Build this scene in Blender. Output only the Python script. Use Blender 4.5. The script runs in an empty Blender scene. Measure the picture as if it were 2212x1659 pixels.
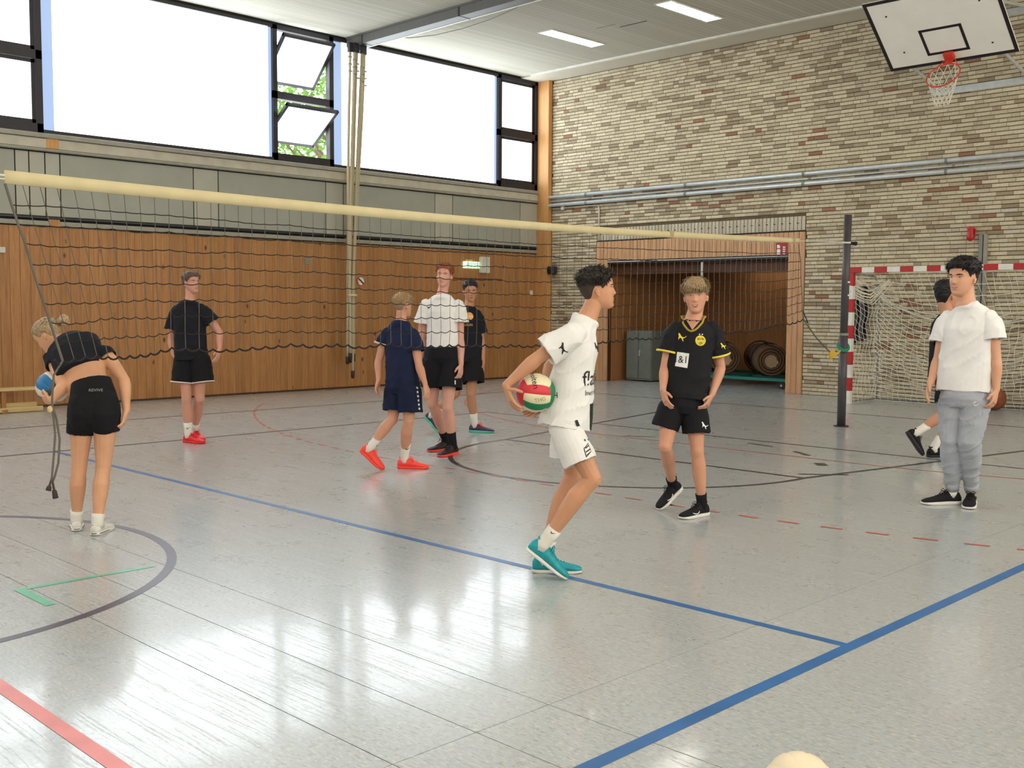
import bpy, bmesh, math, random
import numpy as np
from mathutils import Vector, Matrix, noise
from mathutils.bvhtree import BVHTree
SC = bpy.context.scene
COL = SC.collection
rnd = random.Random(7)

# ------------------------------------------------------------------ camera
IMW, IMH = 2212.0, 1659.0
FPX = 2301.0
CAM = np.array([15.3895, -16.2713, 1.4543])
FW = np.array([-0.70366819, 0.70685895, -0.07212139])
RT = np.array([0.70842255, 0.70576844, 0.00532886])
UP = np.array([-0.05466776, 0.04734267, 0.99738163])
cd = bpy.data.cameras.new('camera')
cam = bpy.data.objects.new('camera', cd)
COL.objects.link(cam)
cam.matrix_world = Matrix(((RT[0], UP[0], -FW[0], CAM[0]), (RT[1], UP[1], -FW[1], CAM[1]), (RT[2], UP[2], -FW[2], CAM[2]), (0, 0, 0, 1)))
cd.sensor_width = 36.0
cd.lens = 36.0 * FPX / IMW
cd.clip_end = 300
SC.camera = cam

# ------------------------------------------------------------------ world, exposure
w = bpy.data.worlds.new('sky')
SC.world = w
w.use_nodes = True
bg = w.node_tree.nodes['Background']
bg.inputs[0].default_value = (0.93, 0.97, 1.0, 1)
bg.inputs[1].default_value = 5.0
SC.view_settings.view_transform = 'Standard'
SC.view_settings.look = 'None'
SC.view_settings.gamma = 1.0
SC.view_settings.use_curve_mapping = False
SC.view_settings.exposure = 0.14
PANE_LIGHT = 5.2      # daylight scattered by the frosted panes
LAMP_LIGHT = 16.0
FILL_LIGHT = 3.8      # unseen windows added on the opposite long wall as fill light     # fluorescent ceiling fittings

# ------------------------------------------------------------------ helpers
def ray(px, py):
    d = FW * FPX + RT * (px - IMW / 2) - UP * (py - IMH / 2)
    return d / FPX                       # length 1 along the view axis
def at(px, py, depth):
    return CAM + ray(px, py) * depth
def ground(px, py, z=0.0):
    d = ray(px, py)
    return CAM + d * (z - CAM[2]) / d[2]
def gdepth(px, py):
    return float((ground(px, py) - CAM) @ FW)

class MB:
    def __init__(s):
        s.v = []; s.f = []; s.m = []
    def add(s, vs, fs, mat=0):
        o = len(s.v)
        s.v += [tuple(map(float, q)) for q in vs]
        s.f += [tuple(i + o for i in q) for q in fs]
        s.m += [mat] * len(fs)
        return s
    def box(s, x0, x1, y0, y1, z0, z1, mat=0):
        vs = [(x0, y0, z0), (x1, y0, z0), (x1, y1, z0), (x0, y1, z0), (x0, y0, z1), (x1, y0, z1), (x1, y1, z1), (x0, y1, z1)]
        return s.add(vs, [(0, 3, 2, 1), (4, 5, 6, 7), (0, 1, 5, 4), (1, 2, 6, 5), (2, 3, 7, 6), (3, 0, 4, 7)], mat)
    def bbox(s, x0, x1, y0, y1, z0, z1, b=0.004, mat=0):      # bevelled box
        bm = bmesh.new()
        bmesh.ops.create_cube(bm, size=1)
        for q in bm.verts:
            q.co = Vector(((x0 + x1) / 2 + q.co.x * (x1 - x0), (y0 + y1) / 2 + q.co.y * (y1 - y0), (z0 + z1) / 2 + q.co.z * (z1 - z0)))
        bmesh.ops.bevel(bm, geom=bm.edges[:], offset=b, segments=1, affect='EDGES')
        bm.verts.index_update()
        s.add([q.co for q in bm.verts], [[q.index for q in f.verts] for f in bm.faces], mat)
        bm.free()
        return s
    def obox(s, c, ax, ay, az, mat=0):                        # centre and three half axes
        c, ax, ay, az = [np.array(q, float) for q in (c, ax, ay, az)]
        vs = [c + i * ax + j * ay + k * az for (i, j, k) in [(-1, -1, -1), (1, -1, -1), (1, 1, -1), (-1, 1, -1), (-1, -1, 1), (1, -1, 1), (1, 1, 1), (-1, 1, 1)]]
        return s.add(vs, [(0, 3, 2, 1), (4, 5, 6, 7), (0, 1, 5, 4), (1, 2, 6, 5), (2, 3, 7, 6), (3, 0, 4, 7)], mat)
    def loft(s, rings, cap=True, mat=0, closed=True):
        n = len(rings[0]); vs = [q for r in rings for q in r]; fs = []
        for i in range(len(rings) - 1):
            for j in range(n if closed else n - 1):
                a, b = i * n + j, i * n + (j + 1) % n
                fs.append((a, b, b + n, a + n))
        if cap:
            fs.append(tuple(range(n))[::-1]); fs.append(tuple(range((len(rings) - 1) * n, len(rings) * n)))
        return s.add(vs, fs, mat)
    def tube(s, pts, r, n=8, mat=0, cap=True, loop=False):
        pts = [np.array(q, float) for q in pts]
        N = len(pts)
        rs = r if hasattr(r, '__len__') else [r] * N
        rings = []; u = None
        for i in range(N):
            if loop:
                t = pts[(i + 1) % N] - pts[i - 1]
            else:
                t = pts[min(i + 1, N - 1)] - pts[max(i - 1, 0)]
            t = t / (np.linalg.norm(t) + 1e-12)
            if u is None:
                h = np.array([0, 0, 1.]) if abs(t[2]) < .9 else np.array([1., 0, 0])
                u = np.cross(t, h)
            u = u - t * (u @ t); u /= np.linalg.norm(u)
            v = np.cross(t, u)
            rings.append([pts[i] + rs[i] * (math.cos(a) * u + math.sin(a) * v) for a in np.arange(n) * 2 * math.pi / n])
        if loop:
            rings.append(rings[0]); cap = False
        return s.loft(rings, cap, mat)
    def cyl(s, c, axis, r, h, n=24, mat=0):
        a = np.array(axis, float); a /= np.linalg.norm(a)
        return s.tube([np.array(c) - a * h / 2, np.array(c) + a * h / 2], r, n, mat)
    def sphere(s, c, r, n=20, m=12, mat=0, sc=(1, 1, 1)):
        rings = []
        for i in range(m + 1):
            t = math.pi * min(max(i / m, .002), .998)
            rings.append([(c[0] + sc[0] * r * math.sin(t) * math.cos(a), c[1] + sc[1] * r * math.sin(t) * math.sin(a), c[2] + sc[2] * r * math.cos(t)) for a in np.arange(n) * -2 * math.pi / n])
        return s.loft(rings, True, mat)
    def prism(s, poly, o, u, v, d, mat=0):                    # 2D polygon in plane o,u,v extruded by vector d
        o, u, v, d = [np.array(q, float) for q in (o, u, v, d)]
        n = len(poly)
        a = [o + u * q[0] + v * q[1] for q in poly]
        vs = a + [q + d for q in a]
        fs = [tuple(range(n))[::-1], tuple(range(n, 2 * n))] + [(i, (i + 1) % n, (i + 1) % n + n, i + n) for i in range(n)]
        return s.add(vs, fs, mat)
    def build(s, name, mats, parent=None, smooth=False, fix=True, loc=None):
        me = bpy.data.meshes.new(name)
        me.from_pydata(s.v, [], s.f)
        if not isinstance(mats, (list, tuple)):
            mats = [mats]
        for q in mats:
            me.materials.append(q)
        if len(mats) > 1:
            me.polygons.foreach_set('material_index', s.m)
        if fix:
            bm = bmesh.new(); bm.from_mesh(me)
            bmesh.ops.recalc_face_normals(bm, faces=bm.faces[:])
            bm.to_mesh(me); bm.free()
        if smooth:
            me.polygons.foreach_set('use_smooth', [True] * len(me.polygons))
        return link(name, me, parent, loc)

def link(name, me, parent=None, loc=None):
    o = bpy.data.objects.new(name, me)
    COL.objects.link(o)
    if loc is not None:
        o.location = loc
    if parent is not None:
        o.parent = parent
        o.matrix_parent_inverse = Matrix.Translation(-parent.location) if parent.type == 'EMPTY' else Matrix()
    return o
def tag(o, label=None, cat=None, group=None, kind=None):
    if label: o['label'] = label
    if cat: o['category'] = cat
    if group: o['group'] = group
    if kind: o['kind'] = kind
    return o
def thing(name, label, cat, loc=(0, 0, 0), group=None):
    o = bpy.data.objects.new(name, None)
    o.empty_display_size = .2
    o.location = [float(q) for q in loc]
    COL.objects.link(o)
    return tag(o, label, cat, group)
def structure(o):
    o['kind'] = 'structure'
    return o

# ------------------------------------------------------------------ materials
def lin(c):
    return tuple(((q / 255) / 12.92 if q / 255 <= .04045 else ((q / 255 + .055) / 1.055) ** 2.4) for q in c)
class NT:
    def __init__(s, name):
        s.mat = bpy.data.materials.new(name); s.mat.use_nodes = True
        s.t = s.mat.node_tree; s.b = s.t.nodes['Principled BSDF']; s.out = s.t.nodes['Material Output']
    def n(s, kind, **kw):
        q = s.t.nodes.new(kind)
        for k, v in kw.items():
            if k.startswith('i_'):
                q.inputs[k[2:].replace('_', ' ')].default_value = v
            else:
                setattr(q, k, v)
        return q
    def l(s, a, b):
        s.t.links.new(a, b)
    def ramp(s, fac, stops):
        q = s.n('ShaderNodeValToRGB')
        e = q.color_ramp.elements
        while len(e) < len(stops):
            e.new(.5)
        for i, (p_, c) in enumerate(stops):
            e[i].position = p_; e[i].color = tuple(c) + (1,) if len(c) == 3 else c
        s.l(fac, q.inputs[0])
        return q.outputs[0]
    def noise(s, vec, scale=5, detail=2, rough=.5):
        q = s.n('ShaderNodeTexNoise'); q.inputs['Scale'].default_value = scale; q.inputs['Detail'].default_value = detail; q.inputs['Roughness'].default_value = rough
        if vec is not None: s.l(vec, q.inputs['Vector'])
        return q.outputs['Fac']
    def mapping(s, vec, scale=(1, 1, 1), rot=(0, 0, 0), loc=(0, 0, 0)):
        q = s.n('ShaderNodeMapping'); q.inputs['Scale'].default_value = scale; q.inputs['Rotation'].default_value = rot; q.inputs['Location'].default_value = loc
        s.l(vec, q.inputs['Vector'])
        return q.outputs[0]
    def mix(s, a, b, fac, mode='MIX'):
        q = s.n('ShaderNodeMix', data_type='RGBA', blend_type=mode)
        for i, x in ((0, fac), (6, a), (7, b)):
            if isinstance(x, (int, float)): q.inputs[i].default_value = x
            elif isinstance(x, tuple): q.inputs[i].default_value = x + (1,) if len(x) == 3 else x
            else: s.l(x, q.inputs[i])
        return q.outputs[2]
    def math(s, op, a, b=0.0):
        q = s.n('ShaderNodeMath', operation=op)
        for i, x in enumerate((a, b)):
            if isinstance(x, (int, float)): q.inputs[i].default_value = x
            else: s.l(x, q.inputs[i])
        return q.outputs[0]
    def coord(s, kind='Object'):
        return s.n('ShaderNodeTexCoord').outputs[kind]
    def bump(s, h, strength=.3, dist=.01):
        q = s.n('ShaderNodeBump'); q.inputs['Strength'].default_value = strength; q.inputs['Distance'].default_value = dist
        s.l(h, q.inputs['Height']); s.l(q.outputs[0], s.b.inputs['Normal'])
    def set(s, color=None, rough=None, spec=None, metal=None):
        for key, x in (('Base Color', color), ('Roughness', rough), ('Specular IOR Level', spec), ('Metallic', metal)):
            if x is None: continue
            if isinstance(x, (int, float)): s.b.inputs[key].default_value = x
            elif isinstance(x, tuple): s.b.inputs[key].default_value = x + (1,)
            else: s.l(x, s.b.inputs[key])
        return s.mat

def plain(name, rgb, rough=.5, var=.06, scale=8, spec=.4, metal=0.0, bump=0.0):
    m = NT(name); c = lin(rgb)
    f = m.noise(m.coord(), scale, 3)
    lo = tuple(max(0, q * (1 - var * 1.6)) for q in c); hi = tuple(min(1, q * (1 + var * 1.6)) for q in c)
    col = m.ramp(f, [(.3, lo), (.7, hi)])
    if bump: m.bump(m.noise(m.coord(), scale * 6, 3), bump, .005)
    return m.set(col, rough, spec, metal)
def fabric(name, rgb, rough=.85, var=.05, sheen=.0, weave=260, bump=.12):
    m = NT(name); c = lin(rgb)
    o = m.coord()
    f = m.noise(o, 7, 3)
    col = m.ramp(f, [(.3, tuple(q * (1 - var) for q in c)), (.7, tuple(min(1, q * (1 + var)) for q in c))])
    h = m.math('ADD', m.math('MULTIPLY', m.noise(o, 28, 3), 1.0), m.math('MULTIPLY', m.noise(o, weave, 1), .25))
    m.bump(h, bump, .008)
    if sheen: m.b.inputs['Sheen Weight'].default_value = sheen
    return m.set(col, rough, .2)
def glow(name, rgb, strength):
    m = NT(name)
    m.b.inputs['Emission Color'].default_value = tuple(rgb) + (1,)
    m.b.inputs['Emission Strength'].default_value = strength
    return m.set((.8, .8, .8), .3, .3)

def wood(name, c1, c2, c3, knots=True, rough=.45, vert='Z', spec=.35):
    m = NT(name)
    o = m.coord()
    ri = m.n('ShaderNodeObjectInfo').outputs['Random']
    cmb = m.n('ShaderNodeCombineXYZ')
    for i in range(3): m.l(m.math('MULTIPLY', ri, (37.1, 61.7, 23.3)[i]), cmb.inputs[i])
    add = m.n('ShaderNodeVectorMath', operation='ADD'); m.l(o, add.inputs[0]); m.l(cmb.outputs[0], add.inputs[1])
    v = add.outputs[0]
    sc = {'Z': (14, 14, .9), 'X': (.9, 14, 14), 'Y': (14, .9, 14)}[vert]
    grain = m.noise(m.mapping(v, sc), 2.2, 5, .6)
    fine = m.noise(m.mapping(v, tuple(q * 5 for q in sc)), 3, 2)
    col = m.ramp(grain, [(.25, lin(c1)), (.55, lin(c2)), (.8, lin(c3))])
    col = m.mix(col, tuple(q * .75 for q in lin(c1)), m.math('MULTIPLY', m.math('GREATER_THAN', fine, .58), .25))
    tone = m.n('ShaderNodeHueSaturation')
    m.l(m.math('ADD', .91, m.math('MULTIPLY', ri, .18)), tone.inputs['Value']); m.l(col, tone.inputs['Color'])
    col = tone.outputs[0]
    if knots:
        vo = m.n('ShaderNodeTexVoronoi', feature='F1'); m.l(m.mapping(v, (4, 4, 2.2)), vo.inputs['Vector']); vo.inputs['Scale'].default_value = 1.0
        k = m.ramp(vo.outputs['Distance'], [(.05, (1, 1, 1)), (.12, (0, 0, 0))])
        col = m.mix(col, tuple(q * .32 for q in lin(c1)), k)
    return m.set(col, rough, spec)

M = {}
M['pine'] = wood('pine_boards', (148, 100, 58), (174, 124, 76), (188, 138, 90))
M['pine_light'] = wood('pine_slats', (174, 130, 92), (198, 154, 114), (210, 168, 130), knots=False)
M['pine_dark'] = wood('storage_boards', (146, 98, 56), (166, 116, 70), (178, 128, 82), knots=False)
M['glulam'] = wood('glulam_post', (188, 134, 78), (206, 152, 94), (218, 170, 114), knots=False)
M['bench_wood'] = wood('bench_wood', (196, 166, 108), (214, 188, 132), (222, 200, 150), knots=False, vert='Y')
M['dark_wood'] = wood('dark_wood', (66, 38, 22), (84, 50, 30), (96, 60, 38), knots=False)

def brick_mat(name, stops, island):
    m = NT(name)
    if island:
        r = m.n('ShaderNodeNewGeometry').outputs['Random Per Island']
    else:
        r = m.n('ShaderNodeObjectInfo').outputs['Random']
    col = m.ramp(r, stops)
    o = m.coord('Object')
    f = m.noise(o, 22, 4, .65)
    col = m.mix(col, m.ramp(f, [(.3, (.62, .60, .57)), (.6, (1.04, 1.03, 1.0))]), .5, 'MULTIPLY')
    m.bump(f, .5, .006)
    return m.set(col, .85, .25)
CREAM = [(0.0, lin((180, 167, 142))), (.18, lin((190, 177, 152))), (.45, lin((203, 191, 164))), (.75, lin((212, 200, 172))), (1.0, lin((194, 182, 156)))]
BROWN = [(0.0, lin((150, 134, 112))), (.5, lin((162, 147, 122))), (1.0, lin((172, 158, 132)))]
REDB = [(0.0, lin((152, 108, 86))), (.5, lin((160, 120, 96))), (1.0, lin((144, 108, 90)))]
GREYB = [(0.0, lin((190, 182, 162))), (.5, lin((202, 194, 174))), (1.0, lin((182, 172, 152)))]
for k, s_ in (('cream', CREAM), ('brown', BROWN), ('red', REDB), ('grey', GREYB)):
    M['brick_' + k] = brick_mat('brick_' + k, s_, False)
    M['bricks_' + k] = brick_mat('bricks_' + k, s_, True)
M['mortar'] = plain('mortar', (98, 86, 68), .95, .12, 20, .1, bump=.4)

# floor linoleum: marbled flakes drawn out along x, scuffs that change the gloss
def floor_mat():
    m = NT('linoleum')
    g = m.n('ShaderNodeNewGeometry').outputs['Position']
    a = m.noise(m.mapping(g, (30, 72, 1), (0, 0, .12)), 1.0, 3, .6)
    b = m.noise(m.mapping(g, (38, 84, 1), (0, 0, .06), (31, 7, 3)), 1.0, 2, .55)
    big = m.noise(g, .5, 3)
    base = m.mix(lin((161, 167, 169)), lin((175, 181, 183)), big)
    col = m.mix(base, lin((130, 124, 112)), m.ramp(a, [(.50, (0, 0, 0)), (.68, (.6, .6, .6))]))
    col = m.mix(col, lin((206, 202, 190)), m.ramp(b, [(.52, (0, 0, 0)), (.68, (.6, .6, .6))]))
    # scuff marks: thin drawn-out streaks in several directions, worn into the polish
    sc = None
    for i, (rz, sx, sy, th) in enumerate(((.35, 2.6, 62, .735), (-.5, 3.0, 70, .74), (1.2, 2.8, 66, .745), (.05, 2.4, 60, .735), (.8, 2.6, 70, .74))):
        wv = m.noise(m.mapping(g, (.8, .8, 1), (0, 0, rz), (i * 3.7, i * 9.1, 0)), 1.2, 2)
        ad = m.n('ShaderNodeVectorMath', operation='ADD'); m.l(m.mapping(g, (sx, sy, 1), (0, 0, rz), (i * 13.7, i * 5.1, 0)), ad.inputs[0])
        cb = m.n('ShaderNodeCombineXYZ'); m.l(m.math('MULTIPLY', wv, 10.0), cb.inputs[1]); m.l(cb.outputs[0], ad.inputs[1])
        s = m.ramp(m.noise(ad.outputs[0], 1.0, 3, .55), [(th - .03, (0, 0, 0)), (th + .02, (1, 1, 1))])
        sc = s if sc is None else m.math('MAXIMUM', sc, s)
    rough = m.math('ADD', .22, m.math('MULTIPLY', sc, .08))
    rough = m.math('ADD', rough, m.math('MULTIPLY', m.noise(g, 3.0, 5, .7), .13))
    col = m.mix(col, lin((214, 213, 208)), m.math('MULTIPLY', sc, .2))
    m.bump(m.math('ADD', m.math('MULTIPLY', m.noise(g, 9, 3, .6), 1.0), m.math('MULTIPLY', sc, .0)), .05, .01)
    # fine scratches that only break up the polish
    scr = None
    for i, (rz, sx, sy, th) in enumerate(((.5, 1.1, 70, .63), (-.35, 1.4, 85, .64), (1.1, 1.3, 80, .65), (.1, 1.0, 75, .63), (-1.0, 1.2, 78, .66))):
        wv = m.noise(m.mapping(g, (1.0, 1.0, 1), (0, 0, rz), (i * 7.7, i * 4.1, 0)), 1.0, 1)
        ad = m.n('ShaderNodeVectorMath', operation='ADD'); m.l(m.mapping(g, (sx, sy, 1), (0, 0, rz), (i * 23.7, i * 15.1, 0)), ad.inputs[0])
        cb = m.n('ShaderNodeCombineXYZ'); m.l(m.math('MULTIPLY', wv, 6.0), cb.inputs[1]); m.l(cb.outputs[0], ad.inputs[1])
        q = m.ramp(m.noise(ad.outputs[0], 1.0, 2, .5), [(th - .015, (0, 0, 0)), (th + .015, (1, 1, 1))])
        scr = q if scr is None else m.math('MAXIMUM', scr, q)
    m.l(m.math('SUBTRACT', .45, m.math('MULTIPLY', scr, .36)), m.b.inputs['Coat Weight'])
    cr = m.math('ADD', .03, m.math('ADD', m.math('MULTIPLY', m.noise(g, 3.4, 5, .7), .12), m.math('MULTIPLY', sc, .07)))
    m.l(cr, m.b.inputs['Coat Roughness'])
    return m.set(col, rough, .6)
M['lino'] = floor_mat()
M['seam'] = plain('floor_seam', (58, 54, 48), .8, .1)
M['white_paint'] = plain('white_paint', (226, 224, 214), .5)
M['black_frame'] = plain('dark_window_frame', (40, 36, 40), .45)
M['grey_panel'] = plain('grey_wall_panel', (158, 158, 146), .6, .03, 3)
M['grey_panel_b'] = plain('pale_wall_panel', (172, 170, 156), .6, .03, 3)
M['concrete'] = plain('painted_concrete', (188, 182, 164), .7, .06, 6, bump=.15)
M['ledge'] = plain('grey_ledge', (150, 146, 134), .55, .06)
M['dark'] = plain('black_gap', (22, 20, 20), .8)
M['beam'] = plain('grey_steel_beam', (92, 90, 86), .5, .05)
M['steel'] = plain('galvanised_pipe', (192, 196, 194), .3, .05, 12, .5, .2)
M['grey_metal'] = plain('grey_metal', (128, 130, 126), .45, .05)
M['lamp'] = glow('lamp_diffuser', (1, .96, .88), LAMP_LIGHT)
M['pane'] = glow('frosted_daylit_pane', (.84, .93, 1.0), PANE_LIGHT)
M['pane_fill'] = glow('fill_light_pane', (1.0, .94, .83), FILL_LIGHT)
M['pane_shade_strip'] = glow('shaded_pane_edge', (.46, .62, .95), .8); M['pane_shade_strip'].node_tree.nodes['Principled BSDF'].inputs['Base Color'].default_value = (.08, .1, .12, 1)  # dimmer bluish glow paints the shade of the posts behind the pane
M['leaf'] = plain('leaf_green', (84, 122, 30), .6, .3, 3)
M['bark'] = plain('bark', (90, 74, 58), .9, .2, 20)
M['red'] = plain('red_paint', (178, 34, 36), .4)
M['blue_line'] = plain('blue_line_paint', (40, 100, 160), .35, .08, 5, .5)
M['black_line'] = plain('black_line_paint', (52, 48, 50), .35, .15, 6, .5)
M['navy_line'] = plain('dark_violet_line_paint', (74, 68, 84), .35, .12, 6, .5)
M['red_line'] = plain('red_line_paint', (190, 98, 84), .35, .08, 5, .5)
M['pink_line'] = plain('faded_red_line_paint', (214, 118, 112), .35, .1, 5, .5)
M['green_line'] = plain('green_line_paint', (86, 176, 140), .35, .1, 5, .5)
M['cord_black'] = plain('black_cord', (34, 28, 26), .8)
M['cord_grey'] = plain('grey_cord', (104, 98, 88), .9)
M['cord_white'] = plain('white_cord', (226, 222, 206), .9)
M['tape'] = fabric('net_tape', (208, 194, 152), .8)
M['rope'] = plain('hemp_rope', (188, 176, 146), .9, .1, 60, .1, bump=.6)
M['leather'] = plain('dark_leather', (56, 44, 34), .6)
M['post_metal'] = plain('dark_post_metal', (72, 68, 72), .4, .08)
M['black_metal'] = plain('black_metal', (44, 44, 48), .4, .08)
M['teal_paint'] = plain('teal_paint', (34, 120, 112), .4)
M['mat_brown'] = fabric('brown_mat', (92, 72, 54), .9)
M['mat_dark'] = fabric('dark_mat', (40, 34, 30), .9)
M['mat_core'] = plain('pale_mat_core', (176, 150, 122), .8)
M['cabinet'] = plain('grey_green_cabinet', (104, 110, 102), .5)
M['white_plastic'] = plain('white_plastic', (206, 204, 192), .45)
M['board_white'] = plain('white_board', (236, 232, 222), .4, .02, 3)
M['black_paint'] = plain('black_paint', (30, 22, 26), .45)
M['hoop_red'] = plain('hoop_red', (206, 62, 44), .4)
M['yellow'] = plain('yellow_plastic', (210, 170, 50), .5)
M['green_strap'] = plain('green_strap', (30, 130, 96), .7)

# ceiling: fine boards running along y
def ceil_mat():
    m = NT('ceiling_lamellas')
    g = m.n('ShaderNodeNewGeometry').outputs['Position']
    sep = m.n('ShaderNodeSeparateXYZ'); m.l(g, sep.inputs[0])
    fr = m.math('FRACT', m.math('MULTIPLY', sep.outputs[0], 10.0))
    groove = m.ramp(fr, [(.0, (.72, .72, .72)), (.1, (1, 1, 1)), (.9, (1, 1, 1)), (1.0, (.72, .72, .72))])
    bd = m.n('ShaderNodeTexWhiteNoise', noise_dimensions='1D'); m.l(m.math('FLOOR', m.math('MULTIPLY', sep.outputs[0], 10.0)), bd.inputs['W'])
    c = m.mix(lin((184, 180, 166)), lin((194, 190, 176)), bd.outputs[0])
    c = m.mix(c, groove, 1.0, 'MULTIPLY')
    m.bump(groove, .4, .01)
    return m.set(c, .95, .05)
M['ceiling'] = ceil_mat()
M['soffit'] = plain('ceiling_edge_board', (196, 190, 174), .9, .02, 2)
# ------------------------------------------------------------------ room shell
RX, RY, CZ = 18.3, -29.8, 6.1
def shell():
    # floor: dark bed with linoleum sheets laid on it, thin welded seams between them
    fl = structure(MB().box(-.02, RX, RY, 3.2, -.12, -.004).build('floor', M['seam']))
    xs = [-.02, 6.4, 12.8, RX]
    ys = [RY, -22.0, -16.2, -14.2, -13.835, -13.47, 0.0]
    g = .0022
    for i in range(3):
        for j in range(6):
            MB().box(xs[i] + (g if xs[i] == 12.8 else 0), xs[i + 1] - (g if xs[i + 1] == 12.8 else 0), ys[j] + g, ys[j + 1] - g, -.004, 0).build('linoleum_sheet', M['lino'], fl)
    MB().box(1.84, 5.85, 0, 3.2, -.004, 0).build('linoleum_sheet', M['lino'], fl)
    # court lines, painted on
    H = .0012
    def line(name, x0, y0, x1, y1, wd, mat, z=H):
        a, b = np.array([x0, y0, 0.]), np.array([x1, y1, 0.])
        t = (b - a) / np.linalg.norm(b - a); n = np.array([-t[1], t[0], 0]) * wd / 2
        MB().add([a - n + [0, 0, z], b - n + [0, 0, z], b + n + [0, 0, z], a + n + [0, 0, z]], [(0, 1, 2, 3)]).build(name, M[mat], fl)
    def arc(name, cx, cy, r, a0, a1, wd, mat, z=H, n=64):
        vs = []
        for i in range(n + 1):
            a = math.radians(a0 + (a1 - a0) * i / n)
            for q in (r - wd / 2, r + wd / 2):
                vs.append((cx + q * math.cos(a), cy + q * math.sin(a), z))
        MB().add(vs, [(2 * i, 2 * i + 1, 2 * i + 3, 2 * i + 2) for i in range(n)]).build(name, M[mat], fl)
    line('blue_court_line', 4.80, -12.04, 13.22, -12.04, .05, 'blue_line', H)
    line('blue_court_line', 13.25, -28, 13.25, -6.1, .06, 'blue_line', H * 1.3)
    line('black_court_line', 4.78, -28, 4.78, -6.1, .05, 'black_line', H)
    line('black_court_line', 4.78, -6.1, 13.25, -6.1, .04, 'black_line', H * 1.1)
    line('black_court_line', 2.45, -27, 2.45, -2.5, .045, 'black_line', H)
    line('black_court_line', 2.45, -2.5, 15.7, -2.5, .045, 'black_line', H * 1.1)
    line('black_free_throw_line', 7.13, -8.07, 10.78, -8.07, .05, 'black_line', H * 1.5)
    arc('black_free_throw_arc', 8.95, -8.07, 1.82, 180, 360, .05, 'black_line', H * 1.2)
    line('black_key_line', 7.13, -8.07, 6.0, -2.5, .05, 'black_line', H * 1.3)
    line('black_key_line', 10.77, -8.07, 11.9, -2.5, .05, 'black_line', H * 1.3)
    arc('violet_centre_circle', 8.95, -14.87, 1.70, 0, 360, .055, 'navy_line', H, 96)
    line('red_centre_line', 2.45, -14.83, 15.7, -14.83, .06, 'pink_line', H * 1.4)
    line('green_corner_mark', 9.84, -14.27, 9.84, -13.53, .04, 'green_line', H * 1.2)
    line('green_corner_mark', 9.82, -14.25, 10.23, -14.25, .05, 'green_line', H * 1.6)
    line('red_goal_area_line', 7.55, -6.92, 10.55, -6.92, .026, 'red_line', H * 1.7)
    arc('red_goal_area_arc', 7.55, -.92, 6.0, 180, 270, .026, 'red_line', H * 1.7)
    arc('red_goal_area_arc', 10.55, -.92, 6.0, 270, 360, .026, 'red_line', H * 1.7)
    # nine metre line, dashed: every dash a piece of its own
    for i in range(11):
        x = 7.6 + i * .3
        line('red_dash', x, -9.92, x + .15, -9.92, .032, 'red_line', H * 1.8)
    for k in range(22):
        a = .01 + k * .0333
        for cx, s in ((10.55, 1), (7.55, -1)):
            p0 = (cx + s * 9.0 * math.sin(a + .006), -.92 - 9.0 * math.cos(a + .006)); p1 = (cx + s * 9.0 * math.sin(a + .0225), -.92 - 9.0 * math.cos(a + .0225))
            line('red_dash', p0[0], p0[1], p1[0], p1[1], .032, 'red_line', H * 1.8)
    line('black_key_mark', 9.12, -6.36, 9.47, -6.43, .04, 'black_line', H * 1.9)
    line('black_key_mark', 9.82, -6.59, 10.08, -6.76, .05, 'black_line', H * 1.9)
    line('black_key_mark', 10.41, -7.16, 10.52, -7.28, .1, 'black_line', H * 1.9)
    line('black_key_mark', 7.8, -6.86, 8.1, -6.66, .03, 'black_line', H * 1.9)
    line('black_key_mark', 10.62, -7.9, 10.95, -7.62, .04, 'black_line', H * 2.1)

    # ---- ceiling
    ce = structure(MB().box(-.35, RX + .2, RY - .2, .25, CZ, CZ + .15).build('ceiling', M['ceiling']))
    MB().box(0.0, RX, -.60, .0, CZ - .035, CZ).build('soffit_board', M['soffit'], ce)
    MB().box(0.3, RX, -.645, -.60, CZ - .03, CZ).build('soffit_lip', M['white_paint'], ce)
    MB().box(3.55, 3.95, -2.43, -2.41, CZ - .006, CZ).build('cover_joint', M['ledge'], ce)
    MB().box(3.9, 4.45, -2.24, -2.22, CZ - .008, CZ).build('cover_joint', M['beam'], ce)
    b = MB().box(.02, RX, -4.95, -4.72, 5.93, CZ).box(.02, RX, -4.97, -4.70, CZ - .03, CZ)
    tr = structure(b.build('trim_1', M['beam']))
    MB().box(.02, RX, -4.735, -4.70, 5.925, 5.945).build('rail_edge', M['white_paint'], tr)
    for x in (.45, 2.9, 5.4, 7.9):
        MB().box(x, x + .03, -4.955, -4.715, 5.925, CZ).build('rail_joint', M['black_frame'], tr)

    # ---- left wall
    wl = MB().box(-.32, -.022, RY, 0, 0, 3.85).box(-.32, 0, RY, 0, 6.06, CZ)
    wl = structure(wl.build('wall_left', M['dark']))
    y = -.04
    bw = .14
    plank = MB().bbox(-.02, 0, -bw + .0012, -.0008, .02, 2.55, .0025).build('plank', M['pine'], wl)
    k = 0
    while y > -17.0:
        o = plank if k == 0 else plank.copy()
        if k: COL.objects.link(o); o.parent = wl
        o.location = (rnd.uniform(-.0015, .001), y, 0)
        y -= bw; k += 1
    MB().box(-.02, 0, RY, y + .02, .02, 2.55).build('planks', M['pine'], wl)
    MB().box(-.03, -.008, RY, 0, 0, .02).build('base_gap', M['dark'], wl)
    structure(MB().box(-.0, .012, RY, -.31, 0, .03).build('baseboard_left', M['dark_wood']))
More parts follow.
